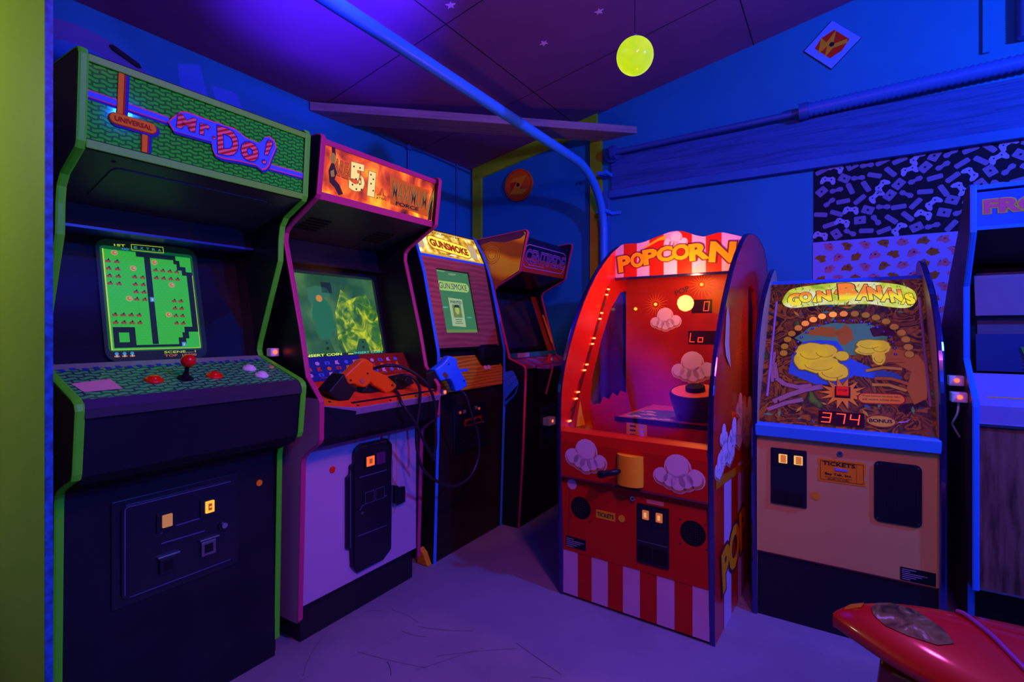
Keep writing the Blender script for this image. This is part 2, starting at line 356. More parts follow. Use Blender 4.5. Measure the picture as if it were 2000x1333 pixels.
MB().tube([(2.45, -.062, 2.47), (2.50, -.062, 2.471)], .046, M_COND, 16).build('hose_collar', ho, .002)
rt(MB().tube([(3.42, -.05, z / 200) for z in range(int(2.62 * 200), int(3.15 * 200))], [.04 if i % 2 else .034 for i in range(int(3.15 * 200) - int(2.62 * 200))], mat('ribbed_hose_plastic', '#000'), 14).build('ribbed_hose'), 'upright ribbed hose at the right edge below the ceiling', 'hose')
vc = rt(MB().tube([(.012, -.767, 1.2), (.012, -.767, 2.52), (.02, -.767, 2.55)], .008, M_COND, 8).build('wall_cable'), 'thin painted cable running down the left wall above the second cabinet', 'cable')
MB().box(.0, .03, -.79, -.745, 2.50, 2.53, M_COND).build('cable_clip', vc, .003)
rt(MB().tube([(.012, -.207, 1.2), (.012, -.207, 2.55)], .007, M_COND, 8).build('wall_cable'), 'thin painted cable on the left wall nearest the far corner', 'cable')
rt(MB().tube(smooth_path([(.02, -1.5, 2.50), (.015, -1.2, 2.53), (.02, -.9, 2.515), (.015, -.5, 2.53), (.02, -.03, 2.52)]), .005, M_COND, 8).build('wall_cable'), 'loose cable running level just under the ceiling on the left wall', 'cable')

# ---- signs on the right wall
rf = Fr((0, 0, 0), (1, 0, 0), (0, 0, 1))
M_OR = mat('sign_orange', (.9, .17, .03), .45); M_SR = mat('sign_red', (.75, .03, .015), .45); M_SY = mat('sign_yellow', (.95, .42, .03), .45); M_SB = mat('sign_blue', (.16, .36, .9), .45)
rs = MB().cyl(rf, .487, 2.352, .128, .022, M_OR, n=40).disc(rf, .487, 2.352, .122, M_SR, 45, 36).disc(rf, .487, 2.352, .115, M_OR, 46, 36)
def off_(pts, cx, cz, s=1): return [(cx + x * s, cz + z * s) for x, z in pts]
rs.poly(rf, off_([(-.075, .035), (.045, .035), (.035, -.04), (-.07, -.035)], .487, 2.352), M_SR, 47)
rs.poly(rf, off_([(-.085, .025), (-.045, .056), (.078, .064), (.016, -.036), (.086, -.042), (.045, -.080), (-.078, -.070), (-.010, .026)], .487, 2.352), M_SY, 48).disc(rf, .487, 2.352, .015, M_INK, 49)
rt(rs.build('round_sign', None, .002), 'round orange disc with a yellow zigzag bolt on the far wall', 'sign')
sg = Fr(rf.p(2.612, 2.842), (1, 0, 0), (0, 0, 1)).sub(0, 0, R(44))
ds = MB().slab(sg, [(-.098, -.098), (.098, -.098), (.098, .098), (-.098, .098)], .012, M_SB).slab(sg, [(-.1, -.1), (.1, -.1), (.1, .1), (-.1, .1)], .007, M_INK)
hx = [(.072 * cos(R(a + 10)), .072 * sin(R(a + 10))) for a in range(0, 360, 60)]
ds.poly(sg, [(-.06, -.05), (.0, -.07), (.065, -.055), (.065, .05), (.0, .072), (-.06, .06)], M_SR, 26)
ds.poly(sg, [(-.075, .02), (.0, .075), (-.006, .032), (.07, .04), (.005, -.005), (.06, -.045), (.045, -.062), (-.012, -.02), (-.075, -.025), (-.02, .012)], M_SY, 27).disc(sg, 0, 0, .013, M_INK, 28)
rt(ds.build('diamond_sign', None, .001), 'blue diamond-shaped sign with a red patch and yellow zigzag bolt', 'sign')

# ---- printed fabrics pinned on the wall
M_FAB = mat('black_fabric', (.010, .006, .018), .8); M_FP = mat('fabric_print', (.48, .36, .62), .75); M_FP2 = mat('fabric_print_dull', (.27, .17, .36), .75); M_FAB2 = mat('lilac_fabric', (.42, .30, .68), .8)
fb = MB().box(2.522, 4.3, -.004, -.001, 1.71, 2.155, M_FAB)
f1 = Fr((0, -.004, 0), (1, 0, 0), (0, 0, 1)); rnd = random.Random(3)
def pad(f, s): # a game pad outline
    P = [(-.030, .012), (-.018, .020), (-.006, .015), (.006, .015), (.018, .020), (.030, .012), (.035, -.010), (.030, -.022), (.020, -.020), (.010, -.006), (-.010, -.006), (-.020, -.020), (-.030, -.022), (-.035, -.010)]
    return [(x * s, y * s) for x, y in P]
j = 0
for iz in range(7):
    for ix in range(25):
        x = 2.56 + ix * .073 + (iz % 2) * .036 + rnd.uniform(-.006, .006); z = 1.745 + iz * .063 + rnd.uniform(-.006, .006); j += 1
        if x > 4.25 or z > 2.13: continue
        g = f1.sub(x, z, rnd.uniform(-1.2, 1.2)); k = (ix * 2 + iz * 3) % 5
        if k == 0: fb.poly(g, pad(g, 1.12), M_FP, 1); fb.disc(g, -.016, .006, .004, M_FAB, 2, 6); fb.disc(g, .016, .006, .004, M_FAB, 2, 6)
        elif k in (1, 3): fb.poly(g, rrect(-.034, .034, -.013, .013, .007, 2), M_FP2, 1)
        elif k == 2: fb.poly(g, rrect(-.028, .028, -.022, .022, .005, 2), M_FP2, 1); fb.disc(g, 0, 0, .006, M_FAB, 2, 6)
        else: fb.poly(g, [(-.033, -.008), (-.020, -.015), (.0, -.008), (.020, -.015), (.033, -.006), (.030, .010), (.014, .014), (-.002, .007), (-.020, .014), (-.033, .008)], M_FP2, 1)
rt(fb.build('fabric_hanging'), 'black fabric printed with pale game pads on the right wall', 'fabric')
fb = MB().box(2.518, 3.25, -.004, -.001, 1.2, 1.7085, M_FAB2)
PC = [mat('print_orange', (.5, .13, .05), .8), mat('print_blue', (.10, .16, .55), .8), mat('print_pink', (.8, .15, .35), .8), mat('print_brown', (.12, .04, .08), .8)]
for iz in range(8):
    for ix in range(9):
        x = 2.56 + ix * .085 + (iz % 2) * .042; z = 1.24 + iz * .062
        if x > 3.22: continue
        g = f1.sub(x, z, rnd.uniform(-.8, .8)); k = (ix + iz * 2) % 4
        P = [((.019 + .008 * ((q * 7 + k * 3) % 3)) * cos(q * .7), (.014 + .006 * ((q * 5 + k) % 3)) * sin(q * .7)) for q in range(9)]
        fb.poly(g, P, PC[(k + ix) % 4], 1); fb.disc(g, .004, .002, .006, PC[3] if k % 2 else PC[0], 2, 7); fb.poly(g, [(-.022, .010), (-.006, .020), (-.008, .012)], PC[3], 1)
rt(fb.build('fabric_hanging'), 'lilac fabric with small scattered figures below the black fabric', 'fabric')

# ---- hanging globe and star stickers
gl = empty('hanging_globe', RX(1.909, -1.355, 2.373), 0, 'glowing yellow-green globe hanging from the ceiling on a thin cord', 'lamp')
g0 = Fr((0, 0, 0), (1, 0, 0), (0, 1, 0))
M_GLOBE = ramp_mat('globe_glow', [(.30, (.42, .62, .015)), (.55, (.50, .66, .02)), (.72, (.60, .75, .06))], nscale=14, detail=3, emit=1.15, rough=.15)
M_GLOBE.node_tree.nodes['Principled BSDF'].inputs['Roughness'].default_value = .15
MB().lathe(g0, 0, 0, [(.078 * sin(R(a)), -.078 * cos(R(a))) for a in range(0, 181, 10)], M_GLOBE, 32).build('globe', gl)
MB().tube([(0, 0, .075), (0, 0, CE(1.909) - 2.373 + .01)], .0018, M_INK, 6).build('cord', gl)
MB().cyl(g0, 0, 0, .012, .09, M_CHROME, .074, 12).build('cap', gl)
lamp('globe_light', RX(1.909, -1.355, 2.373), (1.0, .35, .06), 1.6, .078)
cs = Fr((0, 0, CE(0)), (0, 1, 0), (1, 0, .19))
M_STAR = mat('star_plastic', (.75, .45, .65), .6)
for i, (x, y, lb) in enumerate([(1.078, -1.583, 'leftmost small star sticker on the ceiling beside the blue pipe'), (1.596, -1.006, 'small star sticker on the ceiling nearest the glowing globe'), (1.265, -1.001, 'small star sticker on the ceiling, the lowest of the three in view')]):
    P = [((.026 if k % 2 == 0 else .011) * cos(R(36 * k + 20 * i)), (.026 if k % 2 == 0 else .011) * sin(R(36 * k + 20 * i))) for k in range(10)]
    rt(MB().slab(cs, [(y + p, x * kx + q) for p, q in P], .003, M_STAR, .0002).build('star_sticker'), lb, 'sticker', 'star stickers on the ceiling')

# ================================================================== CABINET 1: maze game with green trim
AR = R(57.37)
def coin_return(mb, fr, u, v, w, h, m, hole):
    mb.slab(fr, [(u, v), (u + w, v), (u + w, v + h), (u, v + h)], .008, m); mb.rect(fr, u + w * .2, u + w * .8, v + h * .2, v + h * .8, hole, 17)
def button(parent, fr, u, v, m, r=.016, h=.012):
    return MB().lathe(fr, u, v, [(r * 1.3, 0), (r * 1.3, .004), (r * 1.05, .007), (r * .85, .006), (r * .8, h), (r * .5, h + .002), (.0001, h + .0025)], m, 20).build('button', parent)
A = empty('arcade_cabinet', (-1.2144, 1.3513, 0), AR, 'black arcade cabinet with green edges, green brick marquee and a green maze screen', 'arcade machine')
W = .65; T = .019; I0, I1 = T, W - T
frontA = [(.40, 1.90), (-.155, 1.896), (-.176, 1.893), (-.184, 1.878), (-.168, 1.668), (-.160, 1.652), (-.06, 1.604), (-.036, 1.575), (-.027, 1.53), (-.024, 1.45), (.105, 1.145), (.110, 1.12), (.100, 1.098), (-.136, 1.022), (-.155, 1.010), (-.160, .995), (-.141, .835), (-.134, .820), (-.05, .783), (-.024, .765), (-.018, .74), (.0, .058)]
backA = [(.022, .056), (.022, 0), (.80, 0), (.80, 1.55)]
M_SIDEA = mat('side_laminate_dark', (.05, .05, .065), .35, noise=.4, nscale=4)
sp = side_panels(A, W, frontA, backA, T, M_BLACK, M_GREEN, ms=[M_SIDEA, M_BLACK])
MB().box(I0, I1, .78, .80, 0, 1.55, M_BLACKMATT).prism([(.8, 1.55), (.4, 1.9), (-.15, 1.894), (-.15, 1.88), (.39, 1.885), (.785, 1.54)], I0, I1, M_BLACKMATT).box(I0, I1, .03, .78, .02, .04, M_BLACKMATT).build('cabinet_body', A)
fm = slope(0, (-.163, 1.660), (-.178, 1.885))
M_BRICK = ramp_mat('green_brick_art', [(.30, (.008, .28, .012)), (.42, (.015, .75, .05)), (.8, (.02, .95, .07))], scale=(1, 1, 1), nscale=5, rough=.6, spec=.15)
# brick-like dashes: a wave texture bent by a second wave
nt = M_BRICK.node_tree; nn = [n for n in nt.nodes if n.type == 'TEX_NOISE'][0]; mp = nt.nodes['Mapping']; rp = [n for n in nt.nodes if n.type == 'VALTORGB'][0]
bk = nt.nodes.new('ShaderNodeTexBrick'); bk.inputs['Scale'].default_value = 1; bk.inputs['Brick Width'].default_value = .030; bk.inputs['Row Height'].default_value = .0125; bk.inputs['Mortar Size'].default_value = .0032; bk.inputs['Mortar Smooth'].default_value = .6
bk.inputs['Color1'].default_value = (.9, .9, .9, 1); bk.inputs['Color2'].default_value = (.7, .7, .7, 1); bk.inputs['Mortar'].default_value = (0, 0, 0, 1)
sx = nt.nodes.new('ShaderNodeSeparateXYZ'); cx = nt.nodes.new('ShaderNodeCombineXYZ'); nt.links.new(mp.outputs[0], sx.inputs[0]); nt.links.new(sx.outputs['X'], cx.inputs['X'])
ad = nt.nodes.new('ShaderNodeMath'); ad.operation = 'MULTIPLY_ADD'; ad.inputs[1].default_value = -1.6; nt.links.new(sx.outputs['Y'], ad.inputs[0]); nt.links.new(sx.outputs['Z'], ad.inputs[2])
sn = nt.nodes.new('ShaderNodeMath'); sn.operation = 'SINE'; ml = nt.nodes.new('ShaderNodeMath'); ml.operation = 'MULTIPLY'; ml.inputs[1].default_value = 210; nt.links.new(sx.outputs['X'], ml.inputs[0]); nt.links.new(ml.outputs[0], sn.inputs[0])
m2 = nt.nodes.new('ShaderNodeMath'); m2.operation = 'MULTIPLY_ADD'; m2.inputs[1].default_value = .0022; nt.links.new(sn.outputs[0], m2.inputs[0]); nt.links.new(ad.outputs[0], m2.inputs[2]); nt.links.new(m2.outputs[0], cx.inputs['Y'])
nt.links.new(cx.outputs[0], bk.inputs['Vector']); nt.links.new(bk.outputs['Color'], rp.inputs[0]); nt.nodes['Principled BSDF'].inputs['Coat Weight'].default_value = .35; nt.nodes['Principled BSDF'].inputs['Coat Roughness'].default_value = .05
P_BLU = mat('art_blue', (.07, .22, .85), .55, spec=.08); P_NAVY = mat('art_navy', (.02, .05, .35), .55, spec=.08); P_PNK = mat('art_pink', (.95, .10, .28), .55, spec=.08); P_ORG = mat('art_orange', (.90, .38, .06), .55, spec=.08); P_DRED = mat('art_dark_red', (.45, .03, .05), .55, spec=.08); P_MAUVE = mat('art_mauve', (.95, .28, .45), .55, spec=.08)
mq = MB().plate((-.163, 1.660), (-.178, 1.885), .012, I0, I1, M_BRICK)
q = lambda u, v0, v1, m, k: None
def line(mb, fr, pts, w, m, k):
    for (a, b), (c, d) in zip(pts, pts[1:]):
        L = math.hypot(c - a, d - b); nx, ny = -(d - b) / L * w / 2, (c - a) / L * w / 2
        mb.poly(fr, [(a - nx, b - ny), (c - nx, d - ny), (c + nx, d + ny), (a + nx, b + ny)], m, k)
def capsule(mb, fr, a, b, r, m, k, n=8):
    an = math.atan2(b[1] - a[1], b[0] - a[0]); P = [(a[0] + r * cos(an + pi / 2 + pi * i / n), a[1] + r * sin(an + pi / 2 + pi * i / n)) for i in range(n + 1)] + [(b[0] + r * cos(an - pi / 2 + pi * i / n), b[1] + r * sin(an - pi / 2 + pi * i / n)) for i in range(n + 1)]
    mb.poly(fr, P, m, k)
# tracks and the maker's capsule
for pl_, kk in (([(.02, .129), (.205, .124)], 2), ([(.49, .076), (.631, .078)], 2)):
    line(mq, fm, [(a, b - .006) for a, b in pl_], .018, P_NAVY, kk); line(mq, fm, pl_, .018, P_PNK, kk + 1); line(mq, fm, pl_, .0125, P_BLU, kk + 2)
line(mq, fm, [(.099, .209), (.097, .097)], .020, P_NAVY, 5); line(mq, fm, [(.092, .209), (.091, .097)], .018, P_DRED, 6); line(mq, fm, [(.090, .209), (.089, .097)], .012, P_ORG, 7)
line(mq, fm, [(.154, .084), (.154, .019)], .020, P_NAVY, 5); line(mq, fm, [(.148, .084), (.148, .019)], .018, P_DRED, 6); line(mq, fm, [(.147, .084), (.147, .019)], .012, P_ORG, 7)
capsule(mq, fm, (.084, .082), (.166, .082), .0165, P_NAVY, 8); capsule(mq, fm, (.080, .086), (.160, .086), .0155, P_DRED, 9); capsule(mq, fm, (.080, .087), (.160, .087), .0130, P_ORG, 10)
mq.text(fm, 'UNIVERSAL', (.077, .080), (.163, .081), .013, P_DRED, 12, .03)
OUT = [(.200, .118), (.212, .135), (.232, .158), (.25, .163), (.323, .160), (.337, .163), (.35, .160), (.387, .160), (.405, .152), (.422, .143), (.445, .141), (.466, .140), (.476, .152), (.485, .166), (.502, .172), (.518, .163), (.526, .144), (.515, .115), (.508, .094), (.502, .076), (.492, .062), (.480, .056), (.46, .066), (.41, .064), (.353, .058), (.330, .062), (.322, .078), (.318, .099), (.216, .097)]
mq.poly(fm, [(x + .003, y - .007) for x, y in OUT], P_NAVY, 11); mq.poly(fm, OUT, P_PNK, 12)
cx_, cy_ = .36, .112; mq.poly(fm, [(cx_ + (x - cx_) * .978, cy_ + (y - cy_) * .93) for x, y in OUT], P_BLU, 13)
def striped(mb, fr, t, p0, p1, h, k, shear=0):
    mb.text(fr, t, p0, p1, h, M_STRIPE, k, .04, P_NAVY, oo=.035, shear=shear)
M_STRIPE = ramp_mat('striped_letters', [(.42, (.50, .03, .06)), (.5, (.95, .22, .36))], kind='wave', nscale=26, rot=(0, R(28), 0), bands='Z', rough=.55, spec=.08)
for n_ in M_STRIPE.node_tree.nodes:
    if n_.type == 'TEX_WAVE': n_.inputs['Distortion'].default_value = 0
striped(mq, fm, 'M', (.222, .110), (.270, .110), .040, 15, .1); striped(mq, fm, 'r', (.284, .110), (.311, .112), .032, 15, .1); mq.disc(fm, .324, .112, .006, P_NAVY, 14).disc(fm, .324, .112, .0045, M_STRIPE, 15)
striped(mq, fm, 'D', (.338, .070), (.400, .074), .080, 15); striped(mq, fm, 'o', (.408, .073), (.464, .075), .058, 16)
mq.poly(fm, [(.482, .106), (.496, .106), (.514, .150), (.508, .160), (.494, .160), (.488, .150)], P_NAVY, 14).poly(fm, [(.485, .109), (.494, .109), (.510, .150), (.505, .156), (.496, .156), (.491, .148)], M_STRIPE, 15).disc(fm, .484, .084, .009, P_NAVY, 14).disc(fm, .484, .084, .006, M_STRIPE, 15)
mq.build('marquee', A)
for v0, v1 in ((-.006, .017), (.206, .226)):
    s_ = MB().slab(fm, [(I0, v0), (I1, v0), (I1, v1), (I0, v1)], .007, mat('marquee_strip', (.14, .85, .12), .45, spec=.3)).rect(fm, I0, I1, v1 - .002, v1, M_INK, 15); s_.build('marquee_strip', A, .0015)
sp_ = MB().plate((.14, 1.572), (-.160, 1.652), .012, I0, I1, M_HOOD)
fs = Fr((0, -.160, 1.652), (1, 0, 0), (0, -.300, .080)); fs = Fr((0, .14, 1.572), (1, 0, 0), (0, -.30, .08))
fs.n = -fs.n if fs.n.z > 0 else fs.n
sp_.slab(fs, rrect(.10, .55, .05, .25, .02), .003, M_HOOD); bolts(sp_, fs, [(.09, .28), (.12, .235), (.54, .235), (.11, .06), (.53, .06), (.30, .065)], .006, M_BLACKMATT)
sp_.build('speaker_panel', A)
MB().box(I0, I1, .14, .152, 1.505, 1.575, M_BLACKMATT).box(I0, I1, .136, .30, 1.500, 1.508, mat('blue_tint_strip', (.02, .06, .3), .3)).build('hood_strip', A)
g0_, g1_ = (.108, 1.100), (.205, 1.505)
fb_ = slope(0, (.17, 1.10), (.26, 1.5))
bz = MB(); bez = [(I0, -.02), (I1, -.02), (I1, .42), (I0, .42)]; inn = rrect(.172, .486, .002, .398, .03)
bz.slab(fb_, bez, -.01, M_BLACKMATT, -.02)
bz.build('monitor_bezel', A, label='black surround behind the glass')
sc = MB(); kk = 3
sc.poly(fb_, rrect(.176, .482, -.004, .404, .035), em('tube_face', (.0015, .008, .006), 1), 2)
G1 = em('phosphor_green', (.028, .44, .03), 1.0); G2 = em('phosphor_light_green', (.07, .46, .05), 1); PB = em('phosphor_black', (.0008, .012, .004), 1); PR = em('phosphor_red', (.28, .05, .02), 1); PY = em('phosphor_yellow', (.5, .65, .05), 1); PC_ = em('phosphor_blue', (.05, .25, .6), 1); PW = em('phosphor_white', (.35, .5, .4), 1); PO = em('phosphor_orange', (.6, .14, .05), 1)
sc.poly(fb_, rrect(.186, .466, .028, .380, .012), em('phosphor_halo', (.003, .09, .012), 1), 3)
sc.rect(fb_, .194, .458, .033, .368, G1, 4)
for r_ in range(40):
    for c_ in range(20):
        x = .196 + c_ * .0132 + (r_ % 2) * .0066; y = .036 + r_ * .0083
        if x < .452 and y < .364: sc.rect(fb_, x, x + .0045, y, y + .0018, G2, 5)
sc.rect(fb_, .309, .327, .05, .356, PB, 6)
sc.poly(fb_, [(.286, .369), (.286, .352), (.40, .352), (.40, .338), (.409, .338), (.409, .316), (.424, .316), (.424, .298), (.439, .298), (.439, .11), (.412, .11), (.412, .09), (.404, .09), (.404, .072), (.39, .072), (.39, .048), (.262, .048), (.262, .108), (.201, .108), (.201, .040), (.402, .040), (.402, .05), (.414, .05), (.414, .068), (.425, .068), (.425, .092), (.458, .092), (.458, .312), (.438, .312), (.438, .33), (.42, .33), (.42, .352), (.408, .352), (.408, .369)], PB, 6)
sc.rect(fb_, .201, .262, .040, .108, PB, 7).rect(fb_, .216, .244, .058, .090, G1, 8)
sc.rect(fb_, .192, .196, .033, .368, PY, 8).rect(fb_, .196, .458, .0325, .0345, PY, 8).rect(fb_, .457, .459, .035, .30, PY, 8)
chs = [(.205 + a * .024, .329 - b * .025) for a in (0, 1) for b in range(4)] + [(.275 + a * .023, .281 - b * .0255) for a in (0, 1) for b in range(4)] + [(.210 + a * .0223, .150 - b * .0255) for a in range(4) for b in (0, 1)] + [(.340 + a * .0222, .311 - b * .0275) for a in range(4) for b in (0, 1)] + [(.388 + a * .0215, .204 - b * .0267) for a in (0, 1) for b in range(4)]
for x, y in chs: sc.disc(fb_, x - .004, y - .003, .0044, PR, 9, 8).disc(fb_, x + .004, y - .003, .0044, PR, 9, 8).poly(fb_, [(x - .004, y), (x + .003, y + .007), (x + .005, y)], PB, 10)
for x, y in [(.225, .357), (.339, .337), (.274, .309), (.386, .260), (.254, .204), (.366, .152)]: sc.disc(fb_, x, y, .0095, em('phosphor_apple', (.45, .42, .12), 1), 9, 12).disc(fb_, x, y, .007, PO, 10, 12).disc(fb_, x + .002, y + .001, .003, PW, 11, 8)
for x, y in [(.321, .204), (.405, .047)]: sc.rect(fb_, x - .007, x + .007, y - .008, y + .008, PC_, 9).rect(fb_, x - .003, x + .003, y - .005, y + .004, PW, 10)
for i in range(3): sc.disc(fb_, .205 + i * .021, .021, .0055, PC_, 9, 10).rect(fb_, .198 + i * .021, .212 + i * .021, .010, .015, PO, 9).rect(fb_, .203 + i * .021, .207 + i * .021, .010, .018, PW, 10)
sc.text(fb_, '1ST', (.226, .380), (.258, .382), .008, PY, 9, .02).text(fb_, '00', (.246, .370), (.266, .370), .007, PC_, 9, .02)
line(sc, fb_, [(.275, .373), (.371, .3745), (.371, .396), (.275, .393), (.275, .373)], .0018, PY, 9)
for i, c_ in enumerate('EXTRA'): sc.text(fb_, c_, (.282 + i * .018, .379), (.292 + i * .018, .379), .009, em('phosphor_teal', (.05, .3, .3), 1) if i != 1 else PC_, 9, .02)
sc.text(fb_, 'SCENE.....1', (.340, .017), (.440, .017), .008, PY, 9, .01).text(fb_, 'TOP  10000', (.340, .005), (.442, .005), .008, PO, 9, .01)
sc.build('screen', A)
gl_m = mat('clear_glass', (.9, .95, 1), .03, trans=1.0, spec=.5)
def glass_mat():
    m = bpy.data.materials.new('window_glass'); m.use_nodes = True; nt = m.node_tree; nt.nodes.clear()
    o = nt.nodes.new('ShaderNodeOutputMaterial'); mx = nt.nodes.new('ShaderNodeMixShader'); tr = nt.nodes.new('ShaderNodeBsdfTransparent'); gs = nt.nodes.new('ShaderNodeBsdfGlossy'); fr = nt.nodes.new('ShaderNodeLayerWeight')
    tr.inputs[0].default_value = (.95, .96, .97, 1); gs.inputs['Roughness'].default_value = .02
    pw = nt.nodes.new('ShaderNodeMath'); pw.operation = 'POWER'; pw.inputs[1].default_value = 5; ml = nt.nodes.new('ShaderNodeMath'); ml.operation = 'MULTIPLY_ADD'; ml.inputs[1].default_value = .8; ml.inputs[2].default_value = .022
    nt.links.new(fr.outputs['Facing'], pw.inputs[0]); nt.links.new(pw.outputs[0], ml.inputs[0]); nt.links.new(ml.outputs[0], mx.inputs[0]); nt.links.new(tr.outputs[0], mx.inputs[1]); nt.links.new(gs.outputs[0], mx.inputs[2]); nt.links.new(mx.outputs[0], o.inputs[0])
    return m
M_PANE = glass_mat()
MB().plate(g0_, g1_, .003, I0, I1, M_PANE).build('monitor_glass', A, label='clear tinted pane in front of the screen')
# control panel
pc0, pc1 = (-.138, 1.018), (.108, 1.100); fc = slope(0, pc0, pc1)
M_CPA = M_BRICK.copy(); M_CPA.name = 'panel_art_green'; _r = [n for n in M_CPA.node_tree.nodes if n.type == 'VALTORGB'][0]
for _e, _c in zip(_r.color_ramp.elements, ((.02, .10, .06), (.05, .55, .10), (.07, .70, .14))): _e.color = (*_c, 1)
M_CPA.node_tree.nodes['Mapping'].inputs['Scale'].default_value = (.8, .5, .5)
cp = MB().plate(pc0, pc1, .02, I0, I1, M_CPA).rect(fc, I0, I1, .215, .258, mat('panel_edge_pale', (.22, .33, .25), .4), 1)
for i in range(22): cp.rect(fc, .03 + i * .027, .044 + i * .027, .200 + .006 * (i % 2), .218 + .006 * (i % 2), P_NAVY, 2)
cpo = cp.build('control_panel', A)
MB().poly(fc, [(.030, .112), (.122, .126), (.126, .052), (.040, .050)], mat('paper_card', (.75, .42, .40), .6), 3).build('instruction_card', cpo, label='faded pink paper card')
for u, v in ((.220, .097), (.392, .094)): button(cpo, fc, u, v, M_RED, .019)
for u, v in ((.530, .134), (.537, .068)): button(cpo, fc, u, v, M_WHITE, .017)
jo = MB().cyl(fc, .303, .090, .022, .004, M_BLACKMATT).cyl(fc, .303, .090, .006, .055, M_BLACKMATT, n=12).cyl(fc, .303, .090, .011, .022, M_BLACKMATT, n=14, r1=.007).build('joystick', cpo)
MB().lathe(fc, .303, .090, [(.021 * sin(R(a)), .058 - .021 * cos(R(a))) for a in range(0, 181, 15)], mat('joystick_ball_red', (.75, .01, .01), .12, coat=.6), 20).build('ball', jo, label='glossy red ball knob')
MB().prism([(-.138, 1.018), (-.157, 1.000), (-.155, .985), (-.137, .824), (-.120, .824), (-.120, 1.01)], I0, I1, M_BLACK).build('front_apron', A)
MB().prism([(-.14, 1.021), (-.162, .999), (-.164, .975), (-.158, .975), (-.150, .998), (-.136, 1.014)], I0, I1, mat('worn_black_edge', (.04, .035, .05), .25)).build('panel_edge', A)
MB().prism([(-.137, .824), (-.02, .775), (-.02, .76), (-.12, .80)], I0, I1, M_BLACKMATT).box(I0, I1, -.004, .012, .0, .775, M_BLACK).build('front_panel', A)
f0 = face(0, -.004, 0)
dr = MB().slab(f0, rrect(.128, .492, .395, .705, .004), .005, M_METAL).slab(f0, rrect(.150, .478, .415, .690, .02), .012, M_METAL)
for p_ in ([(.158, .43), (.158, .678), (.165, .684), (.462, .684)], [(.170, .421), (.462, .421)]): line(dr, f0, p_, .003, mat('worn_metal_edge', (.10, .14, .3), .25, .3), 26)
for p_ in ([(.250, .578), (.262, .590), (.378, .590)], [(.252, .548), (.378, .545)]): line(dr, f0, p_, .004, mat('worn_metal_edge', '#000'), 26)
bolts(dr, f0, [(.30, .700), (.135, .52), (.30, .400)], .004)
dro = dr.build('coin_door', A, .001)
f12 = face(0, -.016, 0)
for i, (u, v) in enumerate([(.252, .600), (.377, .606)]):
    cr = MB().slab(f12, [(u - .014, v - .016), (u + .038, v - .016), (u + .038, v + .042), (u - .014, v + .042)], .006, M_METAL).slab(f12, rrect(u, u + .027, v - .004, v + .034, .002), .010, em('coin_glow_dim', (.42, .16, .06), 1) if i == 0 else em('coin_glow', (1, .42, .04), 1.3)).build('coin_button', dro, label='lit orange coin button')
    if i: MB().slab(f12, rrect(u + .008, u + .019, v + .004, v + .026, .001), .011, em('coin_ink', (.35, .06, .005), 1)).rect(f12, u + .010, u + .017, v + .013, v + .017, em('coin_glow', '#000'), 24).build('coin_mark', cr)
MB().cyl(f12, .437, .545, .017, .006, M_METAL).cyl(f12, .437, .545, .009, .012, M_CHROME).build('lock', dro, label='chrome lock')
for u, v in ((.245, .455), (.365, .465)):
    rtn = MB(); coin_return(rtn, f12, u, v, .045, .046, M_STEEL if u > .3 else M_METAL, M_BLACKMATT); rtn.slab(f12, [(u - .006, v + .05), (u + .055, v + .05), (u + .055, v + .056), (u - .006, v + .056)], .012, M_STEEL); rtn.build('coin_return', dro, .001)
MB().cyl(f0, .570, .650, .011, .003, mat('orange_dot', (.95, .32, .03), .4)).build('sticker_dot', A, label='round orange sticker')
switch_box(A, (.652, .055, 1.095))

# ================================================================== CABINET 2: gun game with magenta trim and purple-white front
B = empty('arcade_cabinet', (-.8137, 1.9608, 0), AR, 'tall light gun cabinet with magenta edges, fiery marquee and a pale front', 'arcade machine')
W = .66; I0, I1 = T - .035, .606
frontB = [(.40, 1.90), (-.15, 1.905), (-.17, 1.900), (-.176, 1.89), (-.150, 1.690), (-.14, 1.678), (.022, 1.592), (.045, 1.57), (.048, 1.535), (-.05, 1.19), (-.088, 1.022), (-.158, .948), (-.166, .935), (-.164, .80), (-.155, .785), (-.085, .74), (-.066, .72), (-.060, .70), (-.040, .11), (-.03, .098)]
backB = [(.0, .095), (.02, .085), (.80, .085), (.80, 1.5)]
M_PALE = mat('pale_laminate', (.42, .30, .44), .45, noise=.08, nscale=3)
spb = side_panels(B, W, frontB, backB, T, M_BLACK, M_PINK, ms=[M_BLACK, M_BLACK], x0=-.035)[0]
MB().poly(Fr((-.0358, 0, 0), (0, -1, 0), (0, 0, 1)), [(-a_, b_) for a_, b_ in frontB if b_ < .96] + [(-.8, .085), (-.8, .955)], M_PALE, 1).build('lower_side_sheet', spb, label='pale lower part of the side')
MB().box(I0, I1, .78, .80, 0, 1.5, M_BLACKMATT).prism([(.8, 1.5), (.4, 1.9), (-.15, 1.9), (-.15, 1.89), (.39, 1.885), (.785, 1.49)], I0, I1, M_BLACKMATT).build('cabinet_body', B)
MB().box(0, .608, .0, .78, 0, .085, mat('kick_black', (.012, .013, .018), .4)).box(.0, .61, -.004, .0, 0, .15, mat('kick_black', '#000')).build('base', B, .002)
fm = slope(0, (-.128, 1.690), (-.152, 1.895))
M_FLAME = ramp_mat('flame_art', [(.30, (.03, .006, .004)), (.38, (.35, .03, .012)), (.47, (.75, .07, .02)), (.58, (1.0, .24, .03)), (.70, (1.0, .70, .12))], scale=(1, 1, 1), nscale=9, detail=6, distort=.6, emit=1.15)
